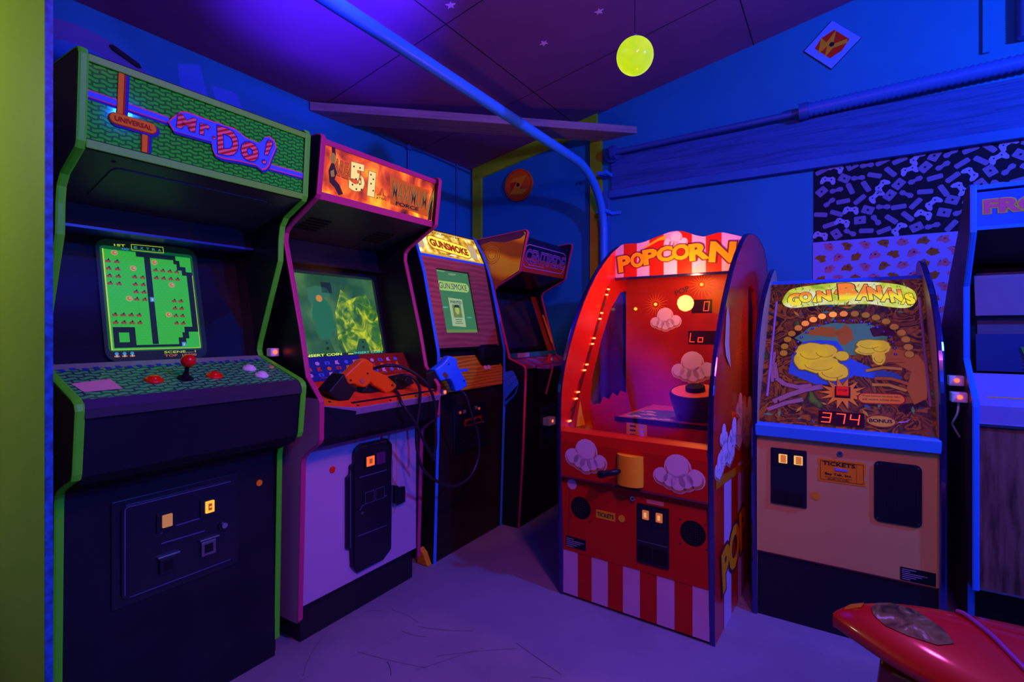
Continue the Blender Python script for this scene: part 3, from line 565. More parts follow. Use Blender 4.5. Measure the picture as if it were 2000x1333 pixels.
# glossier face for the flame sign
nt = M_FLAME.node_tree; b = nt.nodes['Principled BSDF']; b.inputs['Roughness'].default_value = .12
mq = MB().plate((-.128, 1.690), (-.152, 1.895), .012, I0, I1, M_FLAME)
E_DK = em('sign_dark', (.02, .006, .004), 1); E_YL = em('sign_yellow', (1.0, .66, .10), 1.05); E_PY = em('sign_pale_yellow', (1.0, .72, .28), 1.0); E_GR = em('sign_grey', (.55, .38, .25), 1); E_BR = em('sign_brown', (.28, .13, .03), 1); E_OR = em('sign_orange', (.9, .25, .03), 1)
mq.text(fm, 'AREA', (.040, .095), (.135, .088), .058, E_YL, 4, .05, E_DK, oo=.025)
mq.text(fm, '5', (.120, .052), (.196, .056), .108, E_PY, 6, .05, E_BR, oo=.02).text(fm, '1', (.212, .050), (.248, .050), .098, E_PY, 6, .06, E_BR, oo=.02)
for x, y in ((.135, .145), (.165, .147), (.135, .075), (.150, .100), (.17, .085), (.18, .066), (.155, .062), (.222, .135), (.236, .12), (.226, .100), (.24, .075)): mq.disc(fm, x, y, .004, E_DK, 8, 8)
mq.text(fm, 'A', (.160, .086), (.178, .086), .05, E_YL, 9, .0, E_DK, oo=.02)
mq.poly(fm, [(.262, .066), (.275, .072), (.285, .098), (.291, .098), (.302, .072), (.314, .066), (.314, .060), (.294, .066), (.289, .088), (.286, .066), (.262, .060)], E_YL, 4).text(fm, 'ATARI', (.260, .046), (.315, .050), .011, E_DK, 4, .02)
mq.poly(fm, [(.325, .158), (.56, .150), (.576, .030), (.34, .042)], E_YL, 3)
mq.text(fm, 'MAXIMUM', (.345, .066), (.560, .062), .075, E_BR, 6, .0, E_DK, oo=.008).text(fm, 'FORCE', (.37, .044), (.51, .044), .016, E_DK, 6, .03)
mq.poly(fm, [(.578, .016), (.60, .02), (.601, .18), (.580, .12)], E_DK, 5).poly(fm, [(.575, .03), (.585, .09), (.60, .13), (.601, .16), (.583, .13), (.568, .08)], E_BR, 6)
mq.poly(fm, [(.022, .10), (.035, .14), (.028, .19), (.042, .20), (.05, .165), (.046, .13), (.060, .10), (.052, .075), (.075, .06), (.095, .03), (.075, .02), (.055, .045), (.030, .06)], E_DK, 5).disc(fm, .038, .15, .013, E_BR, 6, 10, .02).poly(fm, [(.03, .10), (.045, .11), (.05, .085), (.035, .08)], E_BR, 7)
mq.build('marquee', B)
for v0, v1, u0, u1 in ((-.012, .016, I0, I1), (.188, .208, I0, I1), (.0, .2, I0, I0 + .010)):
    MB().slab(fm, [(u0, v0), (u1, v0), (u1, v1), (u0, v1)], .008, M_PINK).build('marquee_strip', B, .001)
sp_ = MB().plate((.24, 1.590), (-.128, 1.684), .012, I0, I1, M_HOOD)
fs = Fr((0, .24, 1.590), (1, 0, 0), (0, -.368, .094)); fs.n = -fs.n if fs.n.z > 0 else fs.n
for u in (.07, .42):
    for j in range(5): sp_.slab(fs, [(u, .11 + j * .025), (u + .10, .11 + j * .025), (u + .10, .119 + j * .025), (u, .119 + j * .025)], .004, M_BLACKMATT)
sp_.build('speaker_panel', B)
MB().plate((.22, 1.49), (.245, 1.592), .01, I0, I1, M_BLACK).box(I0, I1, .20, .24, 1.482, 1.492, M_BLACKMATT).build('hood_strip', B)
fb_ = slope(0, (.14, 1.08), (.24, 1.5))
sc = MB().plate((.15, 1.06), (.255, 1.52), .01, I0, I1, M_BLACKMATT); sc.build('monitor_bezel', B)
M_SCB = ramp_mat('jungle_scene', [(.30, (.012, .09, .02)), (.45, (.05, .22, .04)), (.52, (.16, .34, .02)), (.60, (.50, .60, .02)), (.70, (.85, .95, .05))], scale=(1, 1, 1), nscale=16, detail=7, distort=1.6, emit=.8)
M_SCB2 = ramp_mat('hazy_jungle', [(.35, (.01, .10, .02)), (.5, (.035, .16, .04)), (.65, (.09, .25, .05))], nscale=8, detail=4, emit=.8)
sc = MB().poly(fb_, rrect(.09, .575, -.020, .385, .03), em('crt_dark', (.004, .02, .008), 1), 2)
sc.rect(fb_, .105, .56, .012, .372, M_SCB2, 3).poly(fb_, [(.30, .012), (.56, .012), (.56, .2), (.50, .30), (.42, .27), (.36, .31), (.31, .2)], M_SCB, 4)
blob(sc, fb_, .245, .17, .055, .10, em('crt_teal', (.012, .15, .05), 1), 4, 3, 22, .15); blob(sc, fb_, .23, .29, .06, .03, em('crt_grey_green', (.03, .16, .07), 1), 4, 5, 16, .2); sc.disc(fb_, .235, .262, .016, em('crt_orange', (.6, .25, .02), 1), 6)
sc.rect(fb_, .255, .31, .29, .34, em('crt_dark', '#000'), 4).disc(fb_, .20, .26, .02, em('crt_grey_green', (.03, .16, .07), 1), 4)
for u in (.19, .39): sc.poly(fb_, [(u, .012), (u + .09, .012), (u + .07, .075), (u + .03, .075)], em('crt_dark_green', (.015, .10, .02), 1), 5).disc(fb_, u + .05, .035, .008, em('crt_dark', '#000'), 6, 10).disc(fb_, u + .05, .060, .006, em('crt_dark', '#000'), 6, 10)
PY2 = em('crt_yellow', (.75, 1.0, .12), 1)
sc.text(fb_, 'INSERT COIN', (.115, .0), (.31, .002), .011, PY2, 7, .03).text(fb_, 'INSERT COIN', (.38, .004), (.55, .004), .010, em('crt_cyan', (.1, .7, .5), 1), 7, .02).rect(fb_, .345, .375, .004, .008, PY2, 7)
sc.build('screen', B)
MB().plate((.055, 1.085), (.175, 1.49), .003, I0, I1, M_PANE).build('monitor_glass', B, label='clear pane in front of the screen')
# instruction strip, gun shelf, holsters
fi = slope(0, (.0, .992), (.055, 1.085))
M_STN = mat('strip_navy', (.015, .04, .22), .4); M_STM = mat('strip_maroon', (.28, .02, .05), .4)
st = MB().plate((.0, .992), (.055, 1.085), .01, I0, I1, M_STN).rect(fi, .33, I1, .0, .108, M_STM, 1)
rnd = random.Random(5); ICON = [mat('icon_white', (.6, .5, .6), .5), mat('icon_red', (.6, .05, .06), .5), mat('icon_blue', (.08, .2, .7), .5), mat('icon_orange', (.7, .25, .05), .5)]
for i in range(11):
    for j in range(3):
        u = .06 + i * .048; v = .026 + j * .026; mm = ICON[(i * 2 + j * 3) % 4]
        if (i + j) % 3 == 0: st.disc(fi, u, v, .011, mm, 2, 7, .009)
        elif (i + j) % 3 == 1: st.rect(fi, u - .012, u + .012, v - .007, v + .007, mm, 2).rect(fi, u - .005, u + .005, v - .004, v + .003, M_STN, 3)
        else: st.poly(fi, [(u - .011, v - .008), (u + .012, v - .009), (u + .004, v + .002), (u + .010, v + .010), (u - .008, v + .008)], mm, 2)
for u in (.10, .34, .50): st.rect(fi, u, u + .12, .012, .0135, ICON[3], 2)
st.build('instruction_strip', B)
pc0, pc1 = (-.150, .918), (.0, .990)
M_CPB = ramp_mat('panel_art_red', [(.3, (.55, .03, .06)), (.5, (.85, .08, .10)), (.62, (.8, .18, .03)), (.72, (.30, .45, .04))], nscale=5, detail=3, rough=.35)
shp = [(I0, .000), (.115, -.045), (I1 - .0, -.045), (I1, .17), (I0, .17)]
fcp = slope(0, pc0, pc1); cpo = MB().slab(fcp, shp, .0, M_CPB, -.018).slab(fcp, [(I0 - .0, .0), (.115, -.047), (I1, -.047), (I1, -.043), (.117, -.043), (I0, .004)], .001, mat('panel_metal_edge', (.5, .3, .5), .3, .4), -.03)
cpo = cpo.build('control_panel', B, .001)
for q_ in [(.035, .02), (.13, -.03), (.30, -.03), (.45, -.03), (.59, -.02), (.04, .15)]:
    bo = MB(); bolts(bo, fcp, [q_], .006, M_BLACKMATT); bo.build('bolt', cpo)
h1 = MB()
fh = face(0, -.085, 0)
M_HOL = mat('holster_black', (.006, .006, .008), .5)
h1.slab(fh, [(.024, .966), (.096, 1.030), (.118, .990), (.162, .968), (.120, .922), (.076, .925), (.044, .945)], .055, M_HOL, -.02).build('gun_holster', cpo, .006)
MB().slab(fh, [(.20, .945), (.26, .93), (.30, .938), (.33, .955), (.24, .975)], .03, M_HOL, -.02).slab(fh, [(.235, .95), (.262, .945), (.255, 1.0), (.243, 1.0)], .02, M_HOL, -.005).build('gun_holster', cpo, .004)
MB().slab(fh, [(.36, .95), (.42, .935), (.50, .955), (.46, 1.0), (.44, .975), (.40, .985)], .04, M_HOL, -.02).build('gun_holster', cpo, .004)
MB().slab(face(0, -.10, 0), [(.555, .998), (.626, 1.010), (.672, .952), (.62, .905), (.559, .945)], .045, M_HOL, -.02).build('gun_holster', cpo, .006)
MB().prism([(-.180, .898), (-.155, .918), (-.15, .905), (-.15, .795), (-.165, .790)], .115, I1, M_BLACK).add([(I0, -.15, .918), (.115, -.190, .900), (.115, -.165, .790), (I0, -.15, .795), (I0, -.10, .918), (.115, -.10, .9), (.115, -.10, .79), (I0, -.10, .795)], [(0, 3, 2, 1), (0, 1, 5, 4), (3, 7, 6, 2)], M_BLACK).build('front_apron', B)
MB().prism([(-.165, .792), (-.06, .745), (-.05, .75), (-.05, .80)], I0, I1, M_BLACKMATT).build('apron_underside', B)
M_PALE2 = mat('pale_front', (.46, .30, .52), .5, noise=.10, nscale=2.5)
fp = MB().box(I0, I1, -.032, -.012, .150, .79, M_PALE2)
f0 = face(0, -.032, 0)
for p_ in ([(.235, .74), (.25, .70), (.235, .67)], [(.47, .77), (.48, .55), (.47, .4), (.46, .36)], [(.40, .78), (.41, .72)]): line(fp, f0, p_, .010, mat('yellowed_tape', (.45, .26, .22), .6), 1)
fp.build('front_panel', B)
dr = MB().slab(f0, [(.212, .215), (.245, .178), (.39, .180), (.428, .212), (.440, .68), (.41, .712), (.262, .716), (.232, .70), (.228, .645), (.205, .635), (.203, .60), (.186, .59), (.186, .30), (.207, .29)], .012, M_METAL)
dr.slab(f0, rrect(.222, .43, .20, .705, .03), .018, M_METAL)
WE_ = mat('worn_metal_edge', '#000')
for p_ in ([(.248, .578), (.40, .575)], [(.250, .44), (.262, .456), (.40, .462)], [(.24, .335), (.40, .330)], [(.425, .215), (.436, .62)], [(.20, .30), (.20, .62)]): line(dr, f0, p_, .0035, WE_, 38)
dro = dr.build('coin_door', B, .002)
f12 = face(0, -.050, 0)
MB().slab(f12, rrect(.272, .328, .612, .662, .003), .008, M_METAL).slab(f12, rrect(.279, .320, .617, .657, .002), .011, em('coin_glow_red', (1, .10, .02), 1.6)).slab(f12, rrect(.291, .308, .627, .648, .001), .012, em('coin_ink', '#000')).build('coin_button', dro, label='lit red coin button')
MB().slab(f12, rrect(.336, .385, .612, .660, .003), .008, mat('dim_purple_lens', (.10, .02, .12), .3)).rect(f12, .352, .354, .615, .658, M_METAL, 18).rect(f12, .366, .368, .615, .658, M_METAL, 18).build('coin_button', dro, label='unlit purple coin button')
for u in (.272, .330):
    rtn = MB().slab(f12, rrect(u, u + .05, .460, .508, .002), .006, M_METAL); line(rtn, f12, [(u, .46), (u + .05, .46), (u + .05, .508), (u, .508), (u, .46)], .002, WE_, 14); rtn.build('coin_return', dro)
MB().cyl(f12, .262, .425, .006, .003, M_STEEL).build('lock', dro)
MB().slab(f0, [(.442, .415), (.462, .405), (.462, .49), (.442, .495)], .03, M_METAL).slab(f0, [(.468, .40), (.515, .40), (.515, .472), (.468, .478)], .02, M_METAL).slab(f0, [(.46, .44), (.47, .44), (.47, .45), (.46, .45)], .024, M_STEEL).build('hasp', B, .002)
MB().slab(f0, [(.50, .775), (.60, .79), (.60, .745), (.50, .735)], .012, M_METAL).cyl(f0, .515, .752, .008, .02, M_STEEL, n=10).box(.50, .60, -.10, -.05, .789, .793, M_STEEL).build('latch_bracket', B, .002)
MB().cyl(f0, .125, .637, .0135, .003, mat('red_dot', (.75, .02, .03), .4)).build('sticker_dot', B, label='round red sticker')

# the two light guns rest in their holsters (frame of cabinet 2)
def inB(o): o.location = (-.8137, 1.9608, 0); o.rotation_euler = (0, 0, AR); return o
M_GO = mat('gun_orange', (.95, .13, .015), .35); M_GB = mat('gun_blue', (.02, .22, .95), .35); M_CAB = mat('cable_black', (.02, .018, .025), .3)
def gun(body, guard, trig, m, y, lb, cable, extra=None, grip_end=None):
    e = empty('light_gun', (-.8137, 1.9608, 0), AR, lb, 'light gun', 'light guns on the gun cabinet')
    f = face(0, y, 0); bd = MB().slab(f, body, .020, m, -.020).build('gun_body', e, .007)
    MB().slab(f, guard[0], .0215, M_STEEL if m is M_GB else mat('gun_inset', (.5, .12, .12), .4), .0195).build('gun_inset', bd)
    MB().slab(f, trig, .006, M_CHROME, -.006).build('trigger', e, .002)
    for u, v in extra or []: MB().cyl(f, u, v, .004, .0225, M_BLACKMATT, .019, 10).build('screw', bd)
    for c in cable: MB().tube(smooth_path(c, 7), .0068, M_CAB, 10).build('cable', e)
    return e
go = gun([(.103, 1.02), (.188, 1.077), (.211, 1.080), (.250, 1.057), (.246, 1.034), (.32, 1.005), (.36, .975), (.382, .957), (.372, .942), (.359, .936), (.335, .93), (.318, .929), (.288, .949), (.25, .967), (.234, .985), (.226, .975), (.202, .964), (.17, .974), (.150, .983), (.122, .983), (.110, 1.0)],
    [[(.172, .998), (.188, 1.003), (.204, .985), (.185, .980)]], [(.212, .975), (.229, .990), (.240, .980), (.223, .958)], M_GO, -.115, 'orange light gun lying in the left holster with its grip to the right',
    [[(.372, -.115, .945), (.36, -.16, .925), (.335, -.21, .885), (.404, -.215, .80), (.477, -.20, .705), (.535, -.19, .636), (.56, -.19, .60)]], [(.13, 1.0), (.215, 1.02), (.35, .96)])
gb = gun([(.603, 1.010), (.657, 1.034), (.686, 1.052), (.700, 1.066), (.722, 1.069), (.768, 1.052), (.772, 1.02), (.80, .985), (.847, .930), (.849, .910), (.80, .895), (.761, .890), (.740, .93), (.718, .956), (.690, .958), (.649, .952), (.625, .98)],
    [[(.653, .986), (.672, .997), (.700, .975), (.680, .960)]], [(.668, .992), (.680, .990), (.686, .965), (.676, .962)], M_GB, -.135, 'blue light gun propped on the right holster above the wood-faced cabinet',
    [[(.79, -.135, .895), (.80, -.18, .87), (.835, -.20, .75), (.877, -.20, .668), (.883, -.20, .556), (.816, -.20, .472), (.701, -.20, .451), (.595, -.20, .489), (.477, -.20, .577), (.434, -.20, .682), (.431, -.20, .777), (.449, -.20, .87), (.445, -.20, .953), (.395, -.18, 1.001), (.335, -.10, .985), (.32, -.05, .965)],
     [(.24, -.08, 1.02), (.285, -.16, 1.048), (.369, -.19, 1.034), (.477, -.21, .963), (.535, -.21, .872), (.55, -.205, .758), (.555, -.20, .671), (.545, -.195, .62)]], [(.70, 1.03), (.82, .94)])
MB().slab(face(0, -.135, 0), [(.770, .998), (.872, .997), (.872, .984), (.780, .984)], .008, M_GB, -.008).build('gun_hammer', gb, .003)

# ================================================================== CABINET 3: wood-faced cabinet with blue trim
CC = empty('arcade_cabinet', (-.4105, 2.6144, 0), AR, 'arcade cabinet with blue edges, wood-grain front and a yellow lit marquee', 'arcade machine')
W = .626; I0, I1 = T, W - T
frontC = [(.45, 1.80), (.20, 1.775), (.186, 1.765), (.115, 1.655), (.06, 1.50), (-.036, 1.085), (-.038, 1.06), (-.038, .78), (-.012, .0)]
side_panels(CC, W, frontC, [(.8, 0), (.8, 1.6)], T, mat('black_side', (.01, .01, .013), .45), M_BLUET)
M_WOOD = ramp_mat('reddish_wood_grain', [(.1, (.36, .10, .11)), (.5, (.44, .13, .13)), (.9, (.50, .15, .14))], scale=(.25, 1, 1), kind='wave', nscale=11, wdist=7, bands='Z', rough=.45)
M_WOOD2 = ramp_mat('pine_wood_grain', [(.1, (.52, .19, .05)), (.5, (.75, .30, .07)), (.9, (.85, .36, .09))], scale=(.22, 1, 1), kind='wave', nscale=17, wdist=8, bands='Z', rough=.45)
MB().box(I0, I1, .78, .80, 0, 1.6, M_BLACKMATT).prism([(.8, 1.6), (.45, 1.79), (.19, 1.765), (.2, 1.755), (.44, 1.78), (.785, 1.59)], I0, I1, M_BLACKMATT).build('cabinet_body', CC)
fm = slope(0, (.110, 1.605), (.190, 1.760))
mq = MB().plate((.110, 1.605), (.190, 1.760), .01, I0, I1, em('marquee_ochre', (.55, .30, .05), 1.1))
M_MC = ramp_mat('ochre_art', [(.35, (.22, .09, .02)), (.5, (.70, .38, .05)), (.62, (.9, .72, .25)), (.75, (.95, .92, .6))], nscale=22, detail=5, emit=1.3)
mq.rect(fm, I0, I1, .008, .165, M_MC, 1)
Y1 = em('lit_yellow', (1, .85, .06), 1.1); 
capsule(mq, fm, (.18, .088), (.46, .062), .047, E_OR, 2, 10); capsule(mq, fm, (.18, .088), (.46, .062), .042, Y1, 3, 10)
mq.text(fm, 'GUNSMOKE', (.150, .062), (.478, .036), .050, E_OR, 5, .045, E_BR, oo=.012)
mq.poly(fm, [(.27, .012), (.36, .020), (.34, .026), (.30, .024)], em('lit_white', (.9, .9, .75), 1), 4).poly(fm, [(.48, .03), (.56, .02), (.58, .1), (.52, .13), (.50, .08)], E_GR, 2).poly(fm, [(.03, .03), (.09, .04), (.10, .12), (.05, .10)], E_GR, 2)
mq.text(fm, 'CAPCOM', (.20, .150), (.45, .150), .010, E_DK, 4, .02)
mq.build('marquee', CC)
MB().plate((.104, 1.590), (.112, 1.607), .02, I0, I1, M_BLUET).build('marquee_strip', CC)
fb_ = slope(0, (-.004, 1.100), (.104, 1.592))
wd = MB(); o_ = [(I0, -.002), (I1, -.002), (I1, .502), (I0, .502)]; u0, u1, v0, v1 = .138, .438, .082, .444
for P in ([(I0, 0), (I1, 0), (I1, v0), (I0, v0)], [(I0, v1), (I1, v1), (I1, .502), (I0, .502)], [(I0, v0), (u0, v0), (u0, v1), (I0, v1)], [(u1, v0), (I1, v0), (I1, v1), (u1, v1)]): wd.slab(fb_, P, .0, M_WOOD, -.012)
wd.build('monitor_surround', CC)
sc = MB(); GD = em('crt_sage', (.035, .17, .07), 1); GL = em('crt_lime', (.30, .50, .12), 1); GW = em('crt_paper', (.30, .42, .24), 1); GK = em('crt_ink', (.01, .04, .03), 1); GC = em('crt_aqua', (.12, .45, .42), 1)
sc.slab(fb_, [(u0 - .01, v0 - .01), (u1 + .01, v0 - .01), (u1 + .01, v1 + .01), (u0 - .01, v1 + .01)], -.014, M_BLACKMATT, -.03); k0 = -26
sc.rect(fb_, u0 + .002, u1 - .006, v0 + .002, v1 - .004, GD, k0); k0 += 1
sc.rect(fb_, u0 + .002, u1 - .008, v0 + .002, v0 + .02, em('crt_moss', (.10, .22, .05), 1), k0)
capsule(sc, fb_, (.160, .350), (.392, .350), .027, GL, k0); sc.text(fb_, 'GUN.SMOKE', (.152, .334), (.398, .332), .034, GK, k0 + 2, .0, GW, oo=.03)
sc.poly(fb_, [(.212, .122), (.330, .116), (.336, .278), (.214, .284)], GW, k0).text(fb_, 'WANTED', (.222, .252), (.326, .249), .018, GK, k0 + 1, .02).rect(fb_, .236, .312, .170, .245, em('crt_olive', (.12, .2, .05), 1), k0 + 1).disc(fb_, .274, .212, .018, em('crt_face', (.35, .42, .10), 1), k0 + 2, 12, .024).poly(fb_, [(.246, .228), (.302, .228), (.288, .244), (.262, .244)], GK, k0 + 3)
for j, ww in enumerate((.06, .05, .07)): sc.rect(fb_, .274 - ww / 2, .274 + ww / 2, .158 - j * .011, .161 - j * .011, GK, k0 + 1)
sc.text(fb_, 'COPYRIGHT', (.142, .430), (.222, .430), .007, GW, k0 + 1, .02).text(fb_, 'CREDIT', (.250, .416), (.318, .418), .010, GW, k0 + 1, .02).text(fb_, 'INSERT', (.150, .222), (.198, .222), .009, GC, k0 + 1, .02).text(fb_, 'COINS', (.350, .168), (.396, .168), .009, GC, k0 + 1, .02)
sc.build('screen', CC)
MB().box(I0, I1, .03, .05, 1.03, 1.10, M_BLACKMATT).plate((-.004, 1.100), (.03, 1.10), .01, I0, I1, M_BLACKMATT).build('recess_board', CC)
pc = MB().plate((-.028, .972), (.05, 1.075), .018, I0, I1, M_WOOD2).box(I0, I1, -.030, -.012, .866, .973, M_WOOD2).build('control_panel', CC, .001)
MB().prism([(.045, 1.135), (-.025, 1.095), (-.032, 1.03), (-.024, .978), (.04, 1.06)], .40, I1, M_BLACKMATT).build('control_box', pc, .02)
fcc = slope(0, (-.028, .972), (.05, 1.075))
for u in (.435, .47): button(pc, fcc, u, .004, mat('pale_pink_button', (.8, .45, .5), .35), .012, .01)
MB().box(I0, I1, -.006, .012, .0, .868, mat('dark_brown_front', (.022, .011, .012), .45, noise=.3, nscale=6)).build('front_panel', CC)
f0 = face(0, -.006, 0)
dr = MB().slab(f0, rrect(.160, .470, .520, .775, .006), .006, M_METAL).slab(f0, rrect(.175, .460, .53, .768, .012), .010, M_METAL); line(dr, f0, [(.168, .53), (.168, .768)], .002, WE_, 14)
dr.text(face(0, -.016, 0), '25', (.236, .738), (.262, .738), .016, M_WHITE, 1).text(face(0, -.016, 0), '25', (.345, .745), (.371, .745), .016, M_WHITE, 1)
dro = dr.build('coin_door', CC)
f12 = face(0, -.016, 0)
for u in (.212, .385): MB().cyl(f12, u, .745, .008, .004, em('small_red_lamp', (.5, .04, .02), .8), n=12).build('lamp', dro, label='small red lamp')
MB().slab(f12, [(.250, .663), (.407, .663), (.407, .703), (.250, .700)], .003, mat('red_decal', (.35, .03, .04), .5)).slab(f12, [(.258, .668), (.40, .670), (.40, .684), (.37, .697), (.33, .68), (.29, .695), (.258, .68)], .004, M_METAL).build('decal', dro, label='red and black decal')
MB().cyl(f12, .430, .66, .008, .006, M_CHROME, n=12).build('lock', dro)
for u, v in ((.20, .572), (.31, .577)): MB().slab(f12, rrect(u, u + .045, v, v + .045, .003), .006, M_BLACKMATT).poly(f12, [(u + .008, v + .004), (u + .038, v + .008), (u + .034, v + .022)], M_STEEL, 14).build('coin_return', dro)
switch_box(CC, (.038, -.040, .858), .038, .03, .03)

# ================================================================== CABINET 4: bug-shooting game, orange side art
D = empty('arcade_cabinet', (.0360, 3.0803, 0), AR, 'dark cabinet in the far corner with pink edges and orange side art', 'arcade machine')
W = .62; I0, I1 = T, W - T
frontD = [(.30, 1.765), (-.045, 1.792), (-.06, 1.788), (-.066, 1.775), (-.012, 1.548), (.0, 1.538), (.16, 1.462), (.178, 1.44), (.174, 1.41), (.066, 1.02), (-.034, .980), (-.047, .968), (-.050, .945), (-.03, .45), (.0, 0)]
M_ARTD = ramp_mat('orange_side_art', [(.2, (.45, .14, .05)), (.42, (.9, .35, .04)), (.55, (1.0, .60, .05)), (.75, (1.0, .75, .10))], kind='wave', nscale=1.3, wdist=5, rough=.45, bands='Z')
side_panels(D, W, frontD, [(.8, 0), (.8, 1.35), (.42, 1.72)], T, M_BLACK, M_REDPINK, ms=[M_BLACK, M_BLACK])
fside = Fr((-.0006, 0, 0), (0, -1, 0), (0, 0, 1))
sa = MB().poly(fside, [(-.32, 1.755), (.04, 1.785), (.056, 1.775), (.008, 1.552), (-.155, 1.470), (-.172, 1.44), (-.32, 1.46), (-.42, 1.50), (-.42, 1.70)], M_ARTD, 1)
sa.poly(fside, [(-.32, 1.757), (.04, 1.787), (.05, 1.765), (.02, 1.745), (-.10, 1.73), (-.20, 1.745), (-.32, 1.72)], mat('art_dark_purple', (.10, .02, .06), .5), 2)
for r_ in (.03, .045, .06): line(sa, fside, [(-.19 + r_ * cos(R(a)), 1.66 + r_ * sin(R(a)) * .9) for a in range(0, 361, 20)], .005, mat('art_ring', (.7, .25, .06), .5), 3)
sa.build('side_art', D)
MB().box(I0, I1, .78, .80, 0, 1.35, M_BLACKMATT).prism([(.8, 1.35), (.42, 1.72), (.05, 1.74), (.05, 1.73), (.41, 1.71), (.785, 1.34)], I0, I1, M_BLACKMATT).build('cabinet_body', D)
q0, q1 = (.0, 1.552), (-.045, 1.755); fm = slope(0, q0, q1)
mq = MB().plate(q0, q1, .01, I0, I1, mat('marquee_night', (.008, .008, .03), .25, coat=.3)).rect(fm, I0, I1, .0, .09, mat('marquee_red', (.75, .05, .02), .3, coat=.3), 1)
LP = mat('letter_outline', (.62, .25, .42), .4)
ol = rrect(.03, .58, .03, .168, .05, 6); line(mq, fm, ol + [ol[0]], .006, LP, 3)
mq.text(fm, 'CENTIPEDE', (.052, .062), (.562, .062), .078, mat('letter_purple', (.16, .04, .20), .4), 6, .0, LP, oo=.035)
mq.rect(fm, .10, .30, .045, .05, LP, 4); mq.build('marquee', D)
MB().plate((.20, 1.475), (.0, 1.548), .01, I0, I1, M_METAL).build('speaker_panel', D)
MB().plate((.145, 1.06), (.30, 1.46), .01, I0, I1, M_BLACKMATT).build('monitor_bezel', D)
fb_ = slope(0, (.145, 1.06), (.30, 1.46))
MB().poly(fb_, rrect(.10, .52, .02, .36, .04), mat('dead_tube', (.03, .035, .07), .12), 2).build('screen', D)
MB().plate((.075, 1.03), (.215, 1.42), .003, I0, I1, M_PANE).build('monitor_glass', D, label='clear pane in front of the dark screen')
ar = MB(); fi2 = slope(0, (.215, 1.42), (.075, 1.03))
fx = Fr((I1 - .001, 0, 0), (0, 1, 0), (0, 0, 1))
ib = MB().prism([(.075, 1.022), (.225, 1.43), (.25, 1.43), (.10, 1.022)], I1 - .03, I1, mat('inner_art_red', (.6, .08, .03), .4)).prism([(.074, 1.10), (.15, 1.30), (.155, 1.30), (.079, 1.10)], I1 - .031, I1 - .01, P_ORG).build('inner_art', D)
bb = MB().box(I0, I1, .06, .075, 1.018, 1.050, mat('teal_strip', (.03, .20, .22), .4)).box(.09, .23, .057, .06, 1.02, 1.048, mat('pale_card', (.5, .35, .45), .6)).build('instruction_strip', D)
fc = slope(0, (-.036, .978), (.072, 1.015))
M_CPD = ramp_mat('panel_art_violet', [(.3, (.05, .03, .16)), (.45, (.5, .05, .05)), (.55, (.15, .08, .4)), (.7, (.75, .2, .25))], nscale=12, detail=3, distort=1, rough=.3)
cpo = MB().plate((-.040, .976), (.072, 1.018), .02, I0, I1, M_CPD).box(.15, I1, -.155, -.045, .955, .972, M_CPD).box(.15, I1, -.16, -.155, .955, .972, M_CHROME).prism([(-.155, .955), (-.05, .955), (-.05, .80), (-.10, .80)], .155, I1, M_BLACKMATT).build('control_panel', D)
MB().prism([(-.160, .972), (-.155, .975), (-.105, .800), (-.112, .800)], .147, .156, M_REDPINK).build('panel_trim', cpo)
jo = MB().cyl(fc, .362, .03, .014, .05, mat('joystick_red', (.8, .04, .02), .3), n=12, r1=.010).cyl(fc, .362, .03, .026, .006, M_RED).build('joystick', cpo)
for u in (.43, .50): button(cpo, fc, u, .05, M_WHITE if u < .45 else M_RED, .014)
MB().box(I0, I1, -.002, .01, 0, .965, mat('near_black_front', (.007, .007, .009), .5)).build('front_panel', D)
f0 = face(0, -.002, 0)
dr = MB().slab(f0, rrect(.25, .47, .42, .70, .008), .008, M_METAL); line(dr, f0, [(.262, .44), (.262, .68), (.46, .69)], .003, WE_, 18); dro = dr.build('coin_door', D, .001)
MB().cyl(f0, .485, .74, .010, .01, mat('brass_knob', (.4, .35, .2), .4), n=12).build('lock', D)
switch_box(D, (.285, -.060, .575), .085, .05, .05)
wd_ = MB().prism([(-.03, 0), (.05, 0), (.03, .085), (.0, .06)], -.022, .012, mat('amber_foam', (.75, .32, .04), .7, bump=.6, nscale=90)).build('foam_scrap', None, .006)
wd_.location = (-.425, 2.612, .0); wd_.rotation_euler = (0, 0, AR); wd_.location.x -= .012; tag(wd_, 'small amber wedge of foam on the floor beside the pale gun cabinet', 'foam wedge')
# fanned blue panels stored between cabinets 3 and 4
fan = empty('folded_panel_fan', (.0338, 3.0769, 0), AR, 'fan of overlapping blue slats leaning between the two far cabinets', 'panel')
ffn = Fr((-.012, 0, 0), (0, -1, 0), (0, 0, 1))
for i, P in enumerate([[(-.10, .935), (-.03, .95), (-.012, .935), (-.10, .86)], [(-.10, .86), (-.012, .93), (.005, .905), (-.10, .80)], [(-.10, .80), (.005, .90), (.017, .872), (-.10, .75)], [(-.10, .74), (-.02, .79), (.017, .865), (.0, .82), (-.10, .715)]]):
    MB().slab(ffn, P, .004 + .002 * i, M_BLUET, .001).build('slat', fan)

